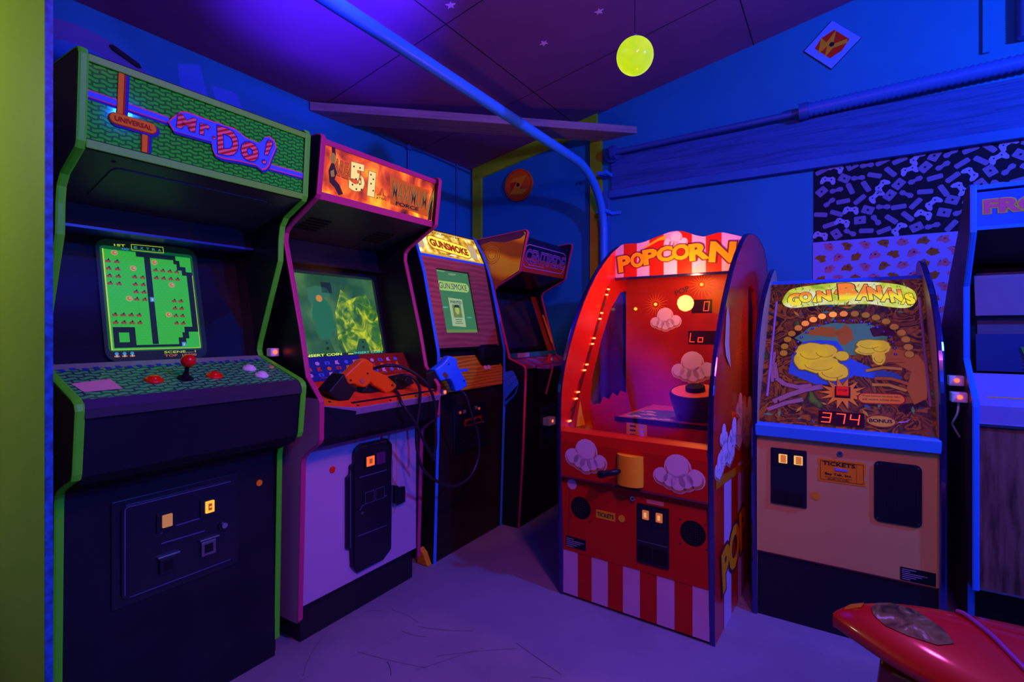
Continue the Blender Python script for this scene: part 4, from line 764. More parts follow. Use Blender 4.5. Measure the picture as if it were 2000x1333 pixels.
# ================================================================== CABINET 5: popcorn redemption game
EA = R(-35.53)
E_ = empty('popcorn_game', (.2214, 2.3301, 0), EA, 'tall red and white striped popcorn arcade game with a sloping glass front', 'arcade machine')
W = .674; T = .019; I0, I1 = T, W - T
M_RP = mat('popcorn_red', (.62, .012, .02), .30, coat=.4); M_RP2 = mat('popcorn_red_front', (.52, .014, .02), .42); M_WP = mat('stripe_white', (.62, .40, .62), .42)
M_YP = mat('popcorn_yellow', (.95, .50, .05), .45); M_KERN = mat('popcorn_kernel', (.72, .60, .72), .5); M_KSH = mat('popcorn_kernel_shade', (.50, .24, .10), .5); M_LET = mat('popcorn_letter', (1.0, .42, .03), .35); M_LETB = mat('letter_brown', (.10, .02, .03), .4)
def arcpts(P, n=5): return [(p.x, p.y) for p in smooth_path([(a, b, 0) for a, b in P], n)]
frontE = arcpts([(1.14, 1.42), (1.11, 1.56), (1.0, 1.635), (.85, 1.668), (.70, 1.665), (.56, 1.632), (.36, 1.502), (.22, 1.365), (.12, 1.235), (.035, 1.09), (-.018, .95), (-.032, .80), (-.028, .6), (-.018, .37), (-.006, .0)], 4)
back = [(1.14, 0)]
win = [(.30, .815), (.80, .82), (.815, 1.30), (.76, 1.39), (.69, 1.415), (.62, 1.40), (.50, 1.31), (.38, 1.14), (.28, .96), (.26, .85)]
def keyhole(outer, inner):
    """outline with a window in it, both joined by a hairline slit"""
    def area(P): return sum(P[i][0] * P[(i + 1) % len(P)][1] - P[(i + 1) % len(P)][0] * P[i][1] for i in range(len(P)))
    if area(outer) < 0: outer = outer[::-1]
    if area(inner) > 0: inner = inner[::-1]
    bi, bj = min(((i, j) for i in range(len(outer)) for j in range(len(inner))), key=lambda t: math.dist(outer[t[0]], inner[t[1]]))
    return outer[:bi + 1] + inner[bj:] + inner[:bj + 1] + outer[bi:]
M_CHT = mat('purple_chrome', (.10, .09, .30), .12, .9)
sps = side_panels(E_, W, frontE, back, T, M_RP, M_CHT)
kp = keyhole(frontE + back, win)
for i, o in enumerate(sps):
    x = 0 if i == 0 else W - T
    nb = MB().prism(kp, x, x + T, M_RP); me = bpy.data.meshes.new('side_panel'); me.from_pydata(nb.v, [], nb.f); me.materials.append(M_RP); me.update(); o.data = me
    wp = MB(); wp.prism(win, x + T * .4, x + T * .55, M_PANE).build('side_window', o, label='clear side window')
fR = Fr((W + .0006, 0, 0), (0, 1, 0), (0, 0, 1))
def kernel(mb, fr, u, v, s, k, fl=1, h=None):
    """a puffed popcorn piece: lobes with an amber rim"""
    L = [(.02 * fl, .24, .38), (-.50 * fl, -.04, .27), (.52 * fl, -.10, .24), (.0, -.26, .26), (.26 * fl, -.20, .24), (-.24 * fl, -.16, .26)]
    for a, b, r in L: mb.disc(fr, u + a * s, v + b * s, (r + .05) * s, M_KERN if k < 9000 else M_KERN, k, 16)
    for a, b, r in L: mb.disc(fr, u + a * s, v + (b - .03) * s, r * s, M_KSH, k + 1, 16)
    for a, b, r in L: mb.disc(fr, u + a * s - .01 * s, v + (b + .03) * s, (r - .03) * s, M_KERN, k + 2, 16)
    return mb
ra = MB()
for a, b in ((.13, .255), (.38, .50), (.64, .78)): ra.poly(fR, [(a, .0), (b, .0), (b, .60), (a, .61)], M_WP, 1)
ra.poly(fR, [(.0, .59), (.62, .55), (.62, .58), (.0, .63)], mat('art_amber_line', (.6, .2, .03), .4), 3)
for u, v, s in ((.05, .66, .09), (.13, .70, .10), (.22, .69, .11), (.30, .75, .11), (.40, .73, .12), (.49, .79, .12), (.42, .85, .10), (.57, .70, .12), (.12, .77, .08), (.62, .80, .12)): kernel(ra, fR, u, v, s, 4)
ra.text(fR, 'POP', (.10, .15), (.54, .22), .17, M_LET, 8, .05, M_LETB, oo=.06, top=1.15)
ra.build('side_art', sps[1])
MB().poly(fR, [(.13, 1.14), (.15, 1.25), (.18, 1.30), (.21, 1.24), (.20, 1.14), (.23, 1.04), (.18, 1.07), (.15, 1.09)], mat('pale_yellow_art', (.6, .55, .35), .4), 8).build('side_decal', sps[1], label='pale yellow flame-shaped decal')
# body: back, roof, header
bd = MB().box(I0, I1, 1.12, 1.14, 0, 1.55, M_RP).box(I0, I1, .03, 1.12, .01, .03, M_BLACKMATT)
rp = [(y, z - .008) for y, z in frontE if y > .58]
for (a, b), (c, d) in zip(rp, rp[1:]): bd.prism([(a, b), (c, d), (c, d - .012), (a, b - .012)], I0, I1, M_RP)
bd.build('cabinet_body', E_)
fh = face(0, .558, 0)
top = arcpts([(I0, 1.628), (.057, 1.653), (.10, 1.655), (.138, 1.652), (.18, 1.656), (.221, 1.668), (.301, 1.690), (.345, 1.695), (.386, 1.688), (.436, 1.666), (.485, 1.652), (.525, 1.660), (.564, 1.664), (.61, 1.650), (I1, 1.634)], 3)
hd = MB().slab(fh, [(I0, 1.474)] + [(I1, 1.474)] + top[::-1], .0, M_WP, -.014)
def topz(u): 
    for (a, b), (c, d) in zip(top, top[1:]):
        if a <= u <= c: return b + (d - b) * (u - a) / (c - a + 1e-9)
    return 1.63
for a, b in ((.066, .140), (.208, .283), (.352, .425), (.492, .565)): hd.poly(fh, [(a, 1.474), (b, 1.474)] + [(b + (a - b) * i / 6, topz(b + (a - b) * i / 6)) for i in range(7)], M_RP2, 1)
hd.poly(fh, [(.16, 1.62), (.26, 1.67), (.30, 1.68), (.29, 1.655), (.20, 1.63)], M_YP, 2).poly(fh, [(.15, 1.605), (.26, 1.655), (.29, 1.655), (.28, 1.63), (.20, 1.61)], M_RP2, 3)
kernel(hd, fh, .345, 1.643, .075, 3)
P_ = [(.040, 1.502, .088), (.110, 1.520, .080), (.178, 1.532, .080), (.252, 1.540, .078), (.330, 1.542, .080), (.415, 1.535, .085), (.505, 1.525, .100)]
ww_ = [.072, .074, .078, .084, .090, .098, .118]
for (u, v, h), ch, ww in zip(P_, 'POPCORN', ww_): hd.text(fh, ch, (u, v), (u + ww, v + (.008 if ch != 'N' else -.012)), h, M_LET, 9, .05, M_LETB, oo=.045)
hd.build('header_sign', E_)
MB().box(I0, I1, .545, .557, 1.462, 1.476, M_CHT).build('header_rail', E_, .002)
# inside: back wall, decks, bowl
M_IN = ramp_mat('sunburst_red', [(.3, (.28, .01, .03)), (.6, (.50, .03, .04)), (.8, (.62, .07, .03))], nscale=2.5, detail=3, rough=.35)
fbk = face(0, .70, 0); iw = MB().box(I0, I1, .70, .715, .60, 1.50, M_IN)
M_RAY = mat('ray_orange', (1.0, .35, .03), .4)
for cx, cz, rr_ in ((.190, 1.334, .075), (.434, 1.43, .08), (.575, 1.07, .10)):
    for i in range(20):
        a = i * 18; iw.poly(fbk, [(cx + .018 * cos(R(a - 4)), cz + .018 * sin(R(a - 4))), (min(I1, cx + rr_ * cos(R(a))), cz + rr_ * sin(R(a))), (cx + .018 * cos(R(a + 4)), cz + .018 * sin(R(a + 4)))], M_RAY, 1)
iw.rect(fbk, .382, .486, 1.282, 1.352, mat('display_window', (.03, .008, .015), .15), 2).rect(fbk, .365, .504, 1.120, 1.190, mat('display_window', '#000'), 2)
iw.text(fbk, 'POP', (.30, 1.375), (.375, 1.40), .030, M_LETB, 3, .04)
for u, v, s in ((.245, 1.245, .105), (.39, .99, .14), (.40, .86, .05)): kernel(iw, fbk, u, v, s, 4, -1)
iwo = iw.build('playfield_back', E_)
dg = MB().seg(fbk, '0', .440, 1.291, .030, .052, M_LED, 6); dg.build('score_display', iwo, label='red digit 0')
dg = MB().seg(fbk, 'L', .370, 1.130, .028, .050, M_LED, 6).seg(fbk, 'o', .412, 1.130, .028, .050, M_LED, 6); dg.build('score_display', iwo, label='red letters Lo')
for cx, cz in ((.190, 1.334), (.076, 1.312), (.434, 1.43)):
    MB().lathe(Fr((cx, .70, cz), (1, 0, 0), (0, 0, 1)), 0, 0, [(.009, 0), (.009, .006), (.006, .011), (.0001, .013)], mat('bulb_dim', (.3, .25, .02), .2, emit=(.8, .55, .05), es=1.2), 14).build('bulb', iwo, label='small yellow bulb')
dk = MB().box(.175, I1, .215, .70, .775, .787, mat('deck_orange', (.62, .10, .03), .4)).box(.170, I1, .208, .215, .770, .790, M_INK).box(.175, I1, .215, .225, .60, .775, M_RP2)
fd = Fr((0, .215, .787), (1, 0, 0), (0, 1, 0)); dk.poly(fd, [(.20, .05), (.26, .02), (.35, .015), (.46, .02), (.46, .35), (.22, .30), (.19, .15)], mat('deck_blue_art', (.08, .14, .35), .4), 1)
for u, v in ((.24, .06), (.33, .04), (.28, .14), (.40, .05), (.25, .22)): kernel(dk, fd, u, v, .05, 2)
dko = dk.build('deck', E_)
fbw = Fr((.505, .36, .795), (1, 0, 0), (0, 1, .20))
M_DRUM = mat('drum_dark', (.03, .012, .03), .35)
dm = MB().lathe(fbw, 0, 0, [(.085, .0), (.096, .03), (.106, .075), (.112, .10), (.112, .128), (.108, .132), (.102, .128), (.0001, .126)], M_DRUM, 32).build('popper_drum', dko, label='dark round popping drum')
MB().disc(fbw, 0, 0, .103, mat('drum_top_orange', (.75, .16, .05), .35), 260, 32).cyl(fbw, 0, 0, .042, .150, M_BLACKMATT, .130, 24).build('drum_lid', dm, label='orange lid with black hub')
lw = MB().box(I0, I1, .02, .215, .60, .612, M_RP2).box(I0, I1, .0, .03, .60, .735, M_RP2).build('lower_deck', E_)
MB().lathe(Fr((.525, .12, .685), (1, 0, 0), (0, 1, 0)), 0, 0, [(.02, 0), (.06, .004), (.092, .014), (.094, .018), (.06, .020), (.0001, .021)], mat('cream_plate', (.75, .35, .45), .4), 28).cyl(Fr((.525, .12, .612), (1, 0, 0), (0, 1, 0)), 0, 0, .015, .075, M_CHROME, n=10).build('catch_plate', lw, label='pale pink round plate')
fcd = face(0, .214, 0); cdm = MB().slab(fcd, [(.228, .675), (.325, .672), (.325, .765), (.228, .770)], .003, M_YP)
for i in range(4):
    for u in (.245, .288): cdm.rect(fcd, u, u + .028, .69 + i * .02, .698 + i * .02, M_LETB if u < .28 else M_WP, 8)
cdm.build('rules_card', dko, label='yellow rules card')
# left inner wall: scallop art, row of red bulbs
fL = Fr((I0 + .0008, 0, 0), (0, 1, 0), (0, 0, 1)); la = MB(); 
la.poly(fL, [(.10, .74), (.70, .78), (.70, .84), (.62, .86), (.58, .835), (.52, .86), (.47, .83), (.40, .85), (.36, .81), (.30, .82), (.26, .79), (.20, .80), (.16, .77)], M_RP2, 1)
la.poly(fL, [(.11, .74), (.20, .735), (.17, .80), (.15, .86), (.13, .81)], M_YP, 2).disc(fL, .155, .77, .015, M_RAY, 3, 10)
strip = la.poly(fL, [(.020, .735), (.045, .735), (.475, 1.425), (.45, 1.425)], mat('strip_dark_red', (.15, .005, .01), .3), 2)
lp_ = la.build('side_decal', sps[0])
leds = [(.458, 1.409), (.438, 1.379), (.378, 1.282), (.358, 1.252), (.291, 1.154), (.273, 1.126), (.213, 1.027), (.188, 1.001), (.123, .902), (.103, .873), (.042, .777), (.023, .749)]
for y, z in leds:
    for d_ in (-.008, .008):
        MB().lathe(Fr((I0 + .002, y + d_, z), (0, 1, 0), (0, 0, 1)), 0, 0, [(.0042, 0), (.0042, .004), (.002, .007), (.0001, .008)], M_LEDHOT, 8).build('led_bulb', sps[0])
for i in range(5):
    y, z = [(.408, 1.33), (.325, 1.205), (.243, 1.076), (.155, .952), (.073, .825)][i]; MB().disc(Fr((I0 + .002, y, z), (0, 1, 0), (0, 0, 1)), 0, 0, .012, mat('dark_lens', (.05, .05, .02), .3), 2, 12).build('unlit_lens', sps[0], label='dark unlit lens')
lamp('game_light', E_.matrix_basis @ Vector((.40, .36, 1.45)), (1, .30, .06), 9, .04)
# sloping glass front
MB().plate((-.004, .745), (.500, 1.468), .004, I0, I1, M_PANE).build('front_glass', E_, label='clear sloping glass')
# lower front
f0 = face(0, -.012, 0)
fpn = MB().box(I0, I1, -.012, .01, .208, .540, M_RP2).box(I0 + .03, I0 + .032, -.0135, -.012, .22, .53, M_LETB)
for u, v in ((.06, .455), (.155, .45), (.06, .365), (.155, .36), (.545, .455), (.64, .455), (.545, .36), (.645, .36)): fpn.cyl(f0, u, v, .004, .002, M_LETB, n=8)
fpo = fpn.build('front_panel', E_)
for u in (.109, .594):
    spk = MB().disc(f0, u, .411, .049, M_BLACKMATT, 2, 32)
    for i in range(-4, 5):
        for j in range(-4, 5):
            if i * i + j * j < 18: spk.disc(f0, u + i * .0095, .411 + j * .0095, .0028, mat('grille_hole', (.03, .03, .04), .4), 3, 6)
    spk.build('speaker_grille', fpo)
cu = MB().slab(f0, rrect(.370, .502, .246, .486, .004), .006, M_METAL); 
for u in (.378, .440): cu.slab(f0, rrect(u, u + .054, .258, .318, .003), .010, M_BLACKMATT).slab(f0, rrect(u, u + .054, .405, .478, .003), .009, M_METAL)
line(cu, f0, [(.374, .335), (.498, .335)], .003, M_STEEL, 14)
cuo = cu.build('coin_unit', fpo, .001)
for u in (.396, .452): MB().slab(f0, rrect(u, u + .026, .428, .464, .002), .014, em('coin_glow_rust', (.45, .10, .04), 1)).slab(f0, rrect(u + .007, u + .018, .436, .456, .001), .015, em('coin_glow_amber', (.8, .35, .1), 1)).build('coin_button', cuo, label='lit coin button')
MB().slab(f0, [(.410, .492), (.480, .492), (.480, .508), (.410, .508)], .001, mat('pale_label', (.7, .25, .35), .5)).build('label_strip', fpo, label='pale label strip')
tk = MB().slab(f0, [(.184, .385), (.272, .385), (.272, .420), (.184, .420)], .0015, mat('ticket_yellow', (.75, .55, .08), .5)); tk.text(f0, 'TICKETS', (.190, .394), (.266, .394), .018, M_INK, 5, .02); tk.build('ticket_sign', fpo, label='yellow sign reading TICKETS')
MB().cyl(f0, .302, .405, .015, .003, mat('ticket_yellow', '#000')).build('sticker_dot', fpo, label='round yellow sticker')
MB().cyl(f0, .066, .508, .023, .002, M_WP).build('sticker_dot', fpo, label='round pale sticker')
MB().cyl(f0, .352, .500, .010, .008, M_CHROME).cyl(f0, .352, .5, .004, .010, M_BLACKMATT, n=10).build('lock', fpo)
sn_ = MB().slab(f0, [(.034, .226), (.134, .226), (.134, .274), (.034, .274)], .0012, M_BLACK)
for j in range(5): sn_.rect(f0, .038, .06 + .05 * ((j * 3) % 4) / 3 + .015, .262 - j * .0085, .2655 - j * .0085, mat('plate_print', (.35, .35, .5), .5), 4)
sn_.build('serial_plate', fpo, label='small black serial plate')
xs = [I0, .093, .161, .237, .306, .38, .451, .522, .592, I1]
st = MB()
for i in range(9): st.box(xs[i], xs[i + 1], -.010, .008, .012, .207, M_WP if i % 2 == 0 else M_RP2)
st.build('striped_kick_panel', E_)
fa = MB().prism([(-.030, .545), (-.034, .70), (-.024, .742), (.012, .758), (.03, .75), (.03, .545)], I0, I1, M_RP2).prism([(-.034, .538), (-.030, .547), (.0, .547), (.0, .538)], I0, I1, M_LETB)
fao = fa.build('front_fascia', E_, .002)
f3 = Fr((0, -.0305, .545), (1, 0, 0), (0, -.004, .155))
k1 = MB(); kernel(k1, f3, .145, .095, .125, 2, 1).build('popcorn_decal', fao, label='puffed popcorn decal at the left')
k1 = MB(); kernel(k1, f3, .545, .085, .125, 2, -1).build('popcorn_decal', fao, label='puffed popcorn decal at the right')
cup = MB(); cv = []
for i in range(13): a = pi * i / 12; cv.append((.348 - .056 * cos(a), -.032 - .038 * sin(a)))
cup.add([(x, y, .560) for x, y in cv] + [(x, y, .684) for x, y in cv], [(i, i + 1, 13 + i + 1, 13 + i) for i in range(12)], M_YP, True).add([(x, y, .684) for x, y in cv], [tuple(range(13))], M_YP).add([(x, y, .56) for x, y in cv], [tuple(range(13))[::-1]], M_YP)
cpx = cup.build('grip_housing', fao, label='yellow half-round grip housing')
MB().tube(smooth_path([(.318, -.052, .618), (.300, -.085, .616), (.262, -.10, .606), (.240, -.10, .600)]), [.008] * 4 + [.013] * 8 + [.016] * 7, M_BLACK, 14).build('lever', cpx, label='black lever knob')

# ================================================================== CABINET 6: jungle quick-coin game
FF = empty('jungle_redemption_game', (1.0217, 2.1739, 0), R(-33.2), 'tan redemption game with a sloping jungle playfield and red digits 374', 'arcade machine')
W = .63; I0, I1 = T, W - T
frontF = arcpts([(.76, 1.36), (.73, 1.47), (.66, 1.512), (.56, 1.495), (.40, 1.425), (.24, 1.336), (.12, 1.23), (.045, 1.12), (.0, .97), (-.020, .80), (-.026, .60), (-.022, .30), (-.010, .0)], 4)
M_TAN = mat('tan_laminate', (.60, .43, .125), .5, noise=.06, nscale=3)
side_panels(FF, W, frontF, [(.80, 0), (.80, 1.2)], T, mat('tan_inner_side', (.62, .40, .22), .35), M_CHT)
MB().box(I0, I1, .78, .80, 0, 1.2, M_BLACKMATT).box(I0, I1, .02, .78, .01, .03, M_BLACKMATT).prism([(.48, 1.415), (.52, 1.44), (.76, 1.38), (.80, 1.2), (.78, 1.2), (.74, 1.36), (.52, 1.42)], I0, I1, mat('blue_top', (.04, .22, .75), .4)).build('cabinet_body', FF)
q0, q1 = (.020, .806), (.480, 1.421); fp_ = slope(0, q0, q1)
M_JUN = ramp_mat('jungle_art', [(.30, (.003, .002, .003)), (.40, (.03, .010, .006)), (.46, (.30, .08, .01)), (.51, (.012, .006, .006)), (.60, (.20, .045, .03)), (.66, (.01, .01, .01)), (.74, (.09, .16, .03))], nscale=10, detail=5, distort=1.6, rough=.5, spec=.2)
pf = MB().plate(q0, q1, .012, I0, I1, M_JUN)
JB = mat('art_jungle_blue', (.03, .13, .50), .35); JBR = mat('art_bark', (.42, .13, .04), .35); JDK = mat('art_deep_brown', (.10, .03, .02), .35); JG = mat('art_leaf_green', (.08, .26, .12), .35); JP = mat('art_dusky_mauve', (.34, .15, .20), .35); JO = mat('art_sand', (.55, .30, .10), .35); JY = mat('art_banana', (.72, .56, .10), .35); JYD = mat('art_banana_line', (.28, .16, .02), .35)
# dark clearing, branches, foliage
blob(pf, fp_, .32, .44, .17, .09, JG, 1, 1); blob(pf, fp_, .25, .475, .06, .03, JBR, 2, 2, 14, .3); blob(pf, fp_, .33, .46, .03, .05, JBR, 2, 3, 12, .3); blob(pf, fp_, .46, .48, .05, .03, JDK, 2, 4, 12, .3)
pf.poly(fp_, [(.17, .42), (.23, .43), (.30, .425), (.34, .34), (.42, .29), (.50, .27), (.52, .25), (.50, .23), (.36, .25), (.30, .20), (.22, .20), (.12, .25), (.13, .35)], JB, 2)
pf.poly(fp_, [(.43, .38), (.50, .39), (.575, .36), (.60, .30), (.59, .16), (.55, .13), (.53, .20), (.55, .28), (.48, .33)], JBR, 3)
for i, (a, b, c, d) in enumerate([(.42, .30, .53, .33), (.40, .275, .52, .29), (.43, .24, .54, .22), (.42, .21, .53, .19)]): line(pf, fp_, [(a, b), ((a + c) / 2, (b + d) / 2 + .012), (c, d)], .018, JDK, 3); line(pf, fp_, [(a, b), ((a + c) / 2, (b + d) / 2 + .012), (c, d)], .013, JO if i % 2 else JBR, 4)
for pts_, w_ in (([(.06, .30), (.075, .22), (.11, .19), (.16, .18), (.21, .19)], .020), ([(.07, .10), (.13, .14), (.19, .17), (.25, .19)], .022), ([(.05, .06), (.12, .10), (.18, .12)], .018), ([(.06, .36), (.055, .26), (.06, .20)], .012)): line(pf, fp_, pts_, w_ + .006, JDK, 3); line(pf, fp_, pts_, w_, JP, 4)
for i in range(46):
    r_ = random.Random(i); u = r_.uniform(.03, .60); v = r_.choice([r_.uniform(.015, .12), r_.uniform(.56, .62)]); a = r_.uniform(0, 6.3); l = r_.uniform(.02, .045)
    if .23 < u < .50 and v < .09: continue
    pf.poly(fp_, [(u, v), (u + l * .5 * cos(a - .3), v + l * .5 * sin(a - .3)), (u + l * cos(a), v + l * sin(a)), (u + l * .5 * cos(a + .3), v + l * .5 * sin(a + .3))], [JG, JO, JDK, mat('art_teal', (.04, .22, .24), .4)][i % 4], 5 + i % 3)
# two bunches of yellow fruit, each with rounded lobes
for (L_, m_) in ((((.205, .36, .060, .050), (.255, .365, .045, .040), (.235, .30, .075, .045), (.285, .265, .055, .045), (.318, .345, .024, .024), (.175, .32, .035, .05)), 1), (((.415, .405, .045, .026), (.45, .395, .035, .035), (.405, .375, .040, .022), (.445, .345, .022, .040)), 2)):
    for i, (a, b, c, d) in enumerate(L_): blob(pf, fp_, a, b, c + .004, d + .004, JYD, 9, i * m_, 22, .06)
    for i, (a, b, c, d) in enumerate(L_): blob(pf, fp_, a, b, c, d, JY, 10, i * m_, 22, .06)
    for i, (a, b, c, d) in enumerate(L_[:4]): line(pf, fp_, [(a + c * .75 * cos(R(t)), b + d * .75 * sin(R(t))) for t in range(190, 331, 20)], .0025, JYD, 11)
# starburst round the button, bubble, bonus oval
SP = [(.320 + (.085 if i % 2 == 0 else .045) * cos(2 * pi * i / 28), .160 + (.075 if i % 2 == 0 else .036) * sin(2 * pi * i / 28)) for i in range(28)]
pf.poly(fp_, [(.32 + (x - .32) * 1.06, .16 + (y - .16) * 1.06) for x, y in SP], JDK, 12).poly(fp_, SP, mat('burst_orange', (.75, .22, .06), .4), 13)
capsule(pf, fp_, (.395, .142), (.500, .146), .026, mat('bubble_rim', (.45, .03, .05), .4), 14); capsule(pf, fp_, (.395, .142), (.500, .146), .021, mat('burst_orange', '#000'), 15)
pf.text(fp_, 'Press button to stop light', (.388, .148), (.508, .151), .009, M_INK, 16, .01).text(fp_, 'and receive tickets shown.', (.386, .133), (.508, .136), .009, M_INK, 16, .01)
pf.disc(fp_, .444, .044, .048, mat('bubble_rim', '#000'), 14, 30, .027).disc(fp_, .444, .044, .044, JO, 15, 30, .023).text(fp_, 'BONUS', (.407, .036), (.480, .038), .016, M_INK, 16, .04)
pf.poly(fp_, [(.494, .045), (.520, .052), (.538, .066), (.525, .048), (.505, .043)], mat('torn_paper', (.6, .5, .8), .6), 17)
pf.rect(fp_, .238, .392, .010, .072, mat('digit_window', (.03, .002, .003), .2), 14)
pfo = pf.build('playfield', FF)
dg = MB(); 
for i, ch in enumerate('374'): dg.seg(fp_, ch, .247 + i * .047, .018, .033, .046, em('digit_red', (1, .06, .01), 2.2), 17, .005)
dg.build('score_display', pfo, label='glowing red digits 374')
bt = MB().slab(fp_, [(.293, .137), (.347, .137), (.347, .187), (.293, .187)], .014, M_INK).slab(fp_, [(.299, .143), (.341, .143), (.341, .181), (.299, .181)], .022, mat('stop_button_red', (.5, .01, .01), .3, emit=(.6, .01, .005), es=.5)); bt.text(fp_, 'STOP', (.304, .158), (.337, .158), .010, M_INK, 46, .02); bt.build('stop_button', pfo, .001, label='square red stop button')
dots = [(.096, .351), (.098, .388), (.108, .427), (.123, .46), (.148, .493), (.175, .519), (.206, .541), (.24, .559), (.282, .569), (.323, .572), (.364, .571), (.404, .563), (.44, .549), (.475, .527), (.502, .498), (.525, .467), (.538, .433), (.544, .395), (.546, .359)]
for i, (u, v) in enumerate(dots):
    lit = {4: .5, 5: .9, 6: 1.2, 7: 1.5, 8: 1.3, 9: .8}.get(i, 0)
    m_ = em('ring_lamp_lit_%d' % i, (1.0, .25, .04), lit) if lit else mat('ring_lamp_amber', (.60, .30, .03), .35, emit=(.5, .28, .03), es=.22)
    MB().disc(fp_, u, v, .0180, JDK, 12, 20, .0165).cyl(fp_, u, v, .0155, .009, m_, .006, 18, .0145).build('ring_lamp', pfo, label='lit orange lamp' if lit else None)
    cxx, czz = .322, .36; pu = cxx + (u - cxx) * .80; pv = czz + (v - czz) * .80
tn = MB()
for i, (u, v) in enumerate(dots):
    cxx, czz = .322, .36; pu = cxx + (u - cxx) * .80; pv = czz + (v - czz) * .82
    tn.disc(fp_, pu, pv, .0065, P_NAVY, 12, 12).text(fp_, '2486395'[i % 7], (pu - .003, pv - .004), (pu + .003, pv - .004), .008, M_WP, 14, .02)
tn.build('value_print', pfo)
mq = MB()
M_BAN = ramp_mat('lit_sign_field', [(.3, (.25, .45, .04)), (.45, (.75, .80, .10)), (.6, (.95, .95, .50)), (.75, (1, 1, .85))], nscale=9, detail=4, distort=.8, emit=.85)
lens = arcpts([(.072, .655), (.085, .70), (.115, .735), (.20, .752), (.30, .762), (.42, .758), (.52, .738), (.572, .705), (.585, .66), (.575, .622), (.545, .602), (.48, .612), (.42, .628), (.322, .628), (.25, .630), (.19, .622), (.12, .615), (.085, .63), (.072, .655)], 3)[:-1]
mq.poly(fp_, lens, M_BAN, 6)
for i in range(60):
    r_ = random.Random(i + 50); u = r_.uniform(.09, .56); t = (u - .09) / .47; v = .615 + r_.uniform(0, .02) if i % 2 else .735 + r_.uniform(-.01, .012); l = r_.uniform(.012, .026); a = r_.uniform(.8, 2.3) * (1 if i % 2 else -1)
    mq.poly(fp_, [(u, v), (u + .004, v), (u + l * cos(a), v + l * sin(a))], em('sign_leaf', (.10, .30, .02), 1), 8)
EO = em('sign_letter_orange', (.95, .22, .03), 1.0); EYb = ramp_mat('sign_letter_fade', [(.40, (1, .80, .06)), (.62, (1.0, .24, .02))], kind='noise', nscale=1, detail=0, emit=1.0); EIK = em('sign_letter_ink', (.05, .01, .0), 1)
nt = EYb.node_tree; sx = nt.nodes.new('ShaderNodeSeparateXYZ'); mr = nt.nodes.new('ShaderNodeMapRange'); mr.inputs[1].default_value = 1.315; mr.inputs[2].default_value = 1.395
nt.links.new(nt.nodes['Texture Coordinate'].outputs['Object'], sx.inputs[0]); nt.links.new(sx.outputs['Z'], mr.inputs[0]); nt.links.new(mr.outputs[0], [n for n in nt.nodes if n.type == 'VALTORGB'][0].inputs[0])
ps = [('G', .092, .630, .060, .076), ('O', .148, .640, .052, .066), ('I', .199, .645, .018, .068), ('N', .220, .643, .058, .066), ("'", .284, .690, .014, .026), ('B', .306, .650, .072, .098), ('A', .368, .646, .060, .094), ('N', .418, .642, .052, .078), ('A', .458, .632, .050, .080), ('N', .496, .624, .044, .068), ("A", .528, .614, .034, .062), ('S', .552, .608, .030, .062)]
for i, (ch, u, v, ww, h) in enumerate(ps):
    mq.text(fp_, ch, (u, v), (u + ww, v + (.006 if i % 2 else -.006)), h, EYb, 12 + 2 * i, .07, EIK, oo=.04)
    if ch in 'GOBASN': mq.add([fp_.p(u + ww * .1 + ww * .8 * a, v + h * b, (13.6 + 2 * i) * LAY) for a, b in ((.0, .86), (.12, .80), (.2, 1.0), (.08, 1.0))], [(0, 1, 2, 3)], EO)
mq.build('lit_sign', FF)
f7 = MB()
for u0, u1, m_ in ((.045, .052, M_WP), (.598, .606, M_WP)): f7.tube([fp_.p(u0, .12, .008), fp_.p(u0 + (.004 if u0 < .3 else -.004), .65, .008)], .005, mat('pale_tube', (.45, .32, .55), .3), 10)
f7.build('corner_bead', FF)
MB().plate((q0[0] - .016, q0[1] + .012), (q1[0] - .016, q1[1] + .012), .002, I0, I1, M_PANE).build('playfield_glass', FF, label='clear glass over the playfield')
MB().prism([(-.026, .755), (-.026, .800), (-.018, .808), (.02, .808), (.02, .755)], I0 - .006, I1 + .006, mat('blue_rail', (.03, .28, .85), .35)).build('lower_rail', FF, .003)
f0 = face(0, -.004, 0)
fpo = MB().box(I0, I1, -.004, .012, .269, .756, M_TAN).box(I0, I1, -.006, -.004, .264, .269, M_LETB).build('front_panel', FF)
MB().box(I0, I1, -.001, .012, .0, .265, mat('navy_black_kick', (.010, .012, .02), .45)).build('kick_panel', FF)
cu = MB().slab(f0, rrect(.070, .200, .478, .708, .003), .006, M_METAL)
for u in (.082, .140): cu.slab(f0, rrect(u, u + .050, .484, .532, .003), .012, M_BLACKMATT).slab(f0, rrect(u, u + .054, .640, .70, .003), .009, M_METAL)
cuo = cu.build('coin_unit', fpo, .001)
for u in (.100, .155): MB().slab(f0, rrect(u, u + .031, .650, .686, .002), .012, em('coin_rim_lit', (.95, .50, .15), 1)).slab(f0, rrect(u + .007, u + .027, .653, .683, .002), .013, em('coin_glow_rust2', (.55, .14, .03), 1)).build('coin_button', cuo, label='lit coin button')
MB().cyl(f0, .312, .714, .010, .007, M_CHROME).cyl(f0, .312, .714, .004, .009, M_INK, n=10).build('lock', fpo)
tk = MB().slab(f0, [(.239, .597), (.396, .597), (.396, .618), (.390, .622), (.390, .634), (.396, .638), (.396, .687), (.239, .687), (.239, .668), (.244, .665), (.244, .652), (.239, .648)], .0015, mat('ticket_orange', (.78, .33, .04), .5))
line(tk, f0, [(.247, .605), (.388, .605), (.388, .679), (.247, .679), (.247, .605)], .0015, M_INK, 5); line(tk, f0, [(.366, .605), (.366, .679)], .0012, M_INK, 5)
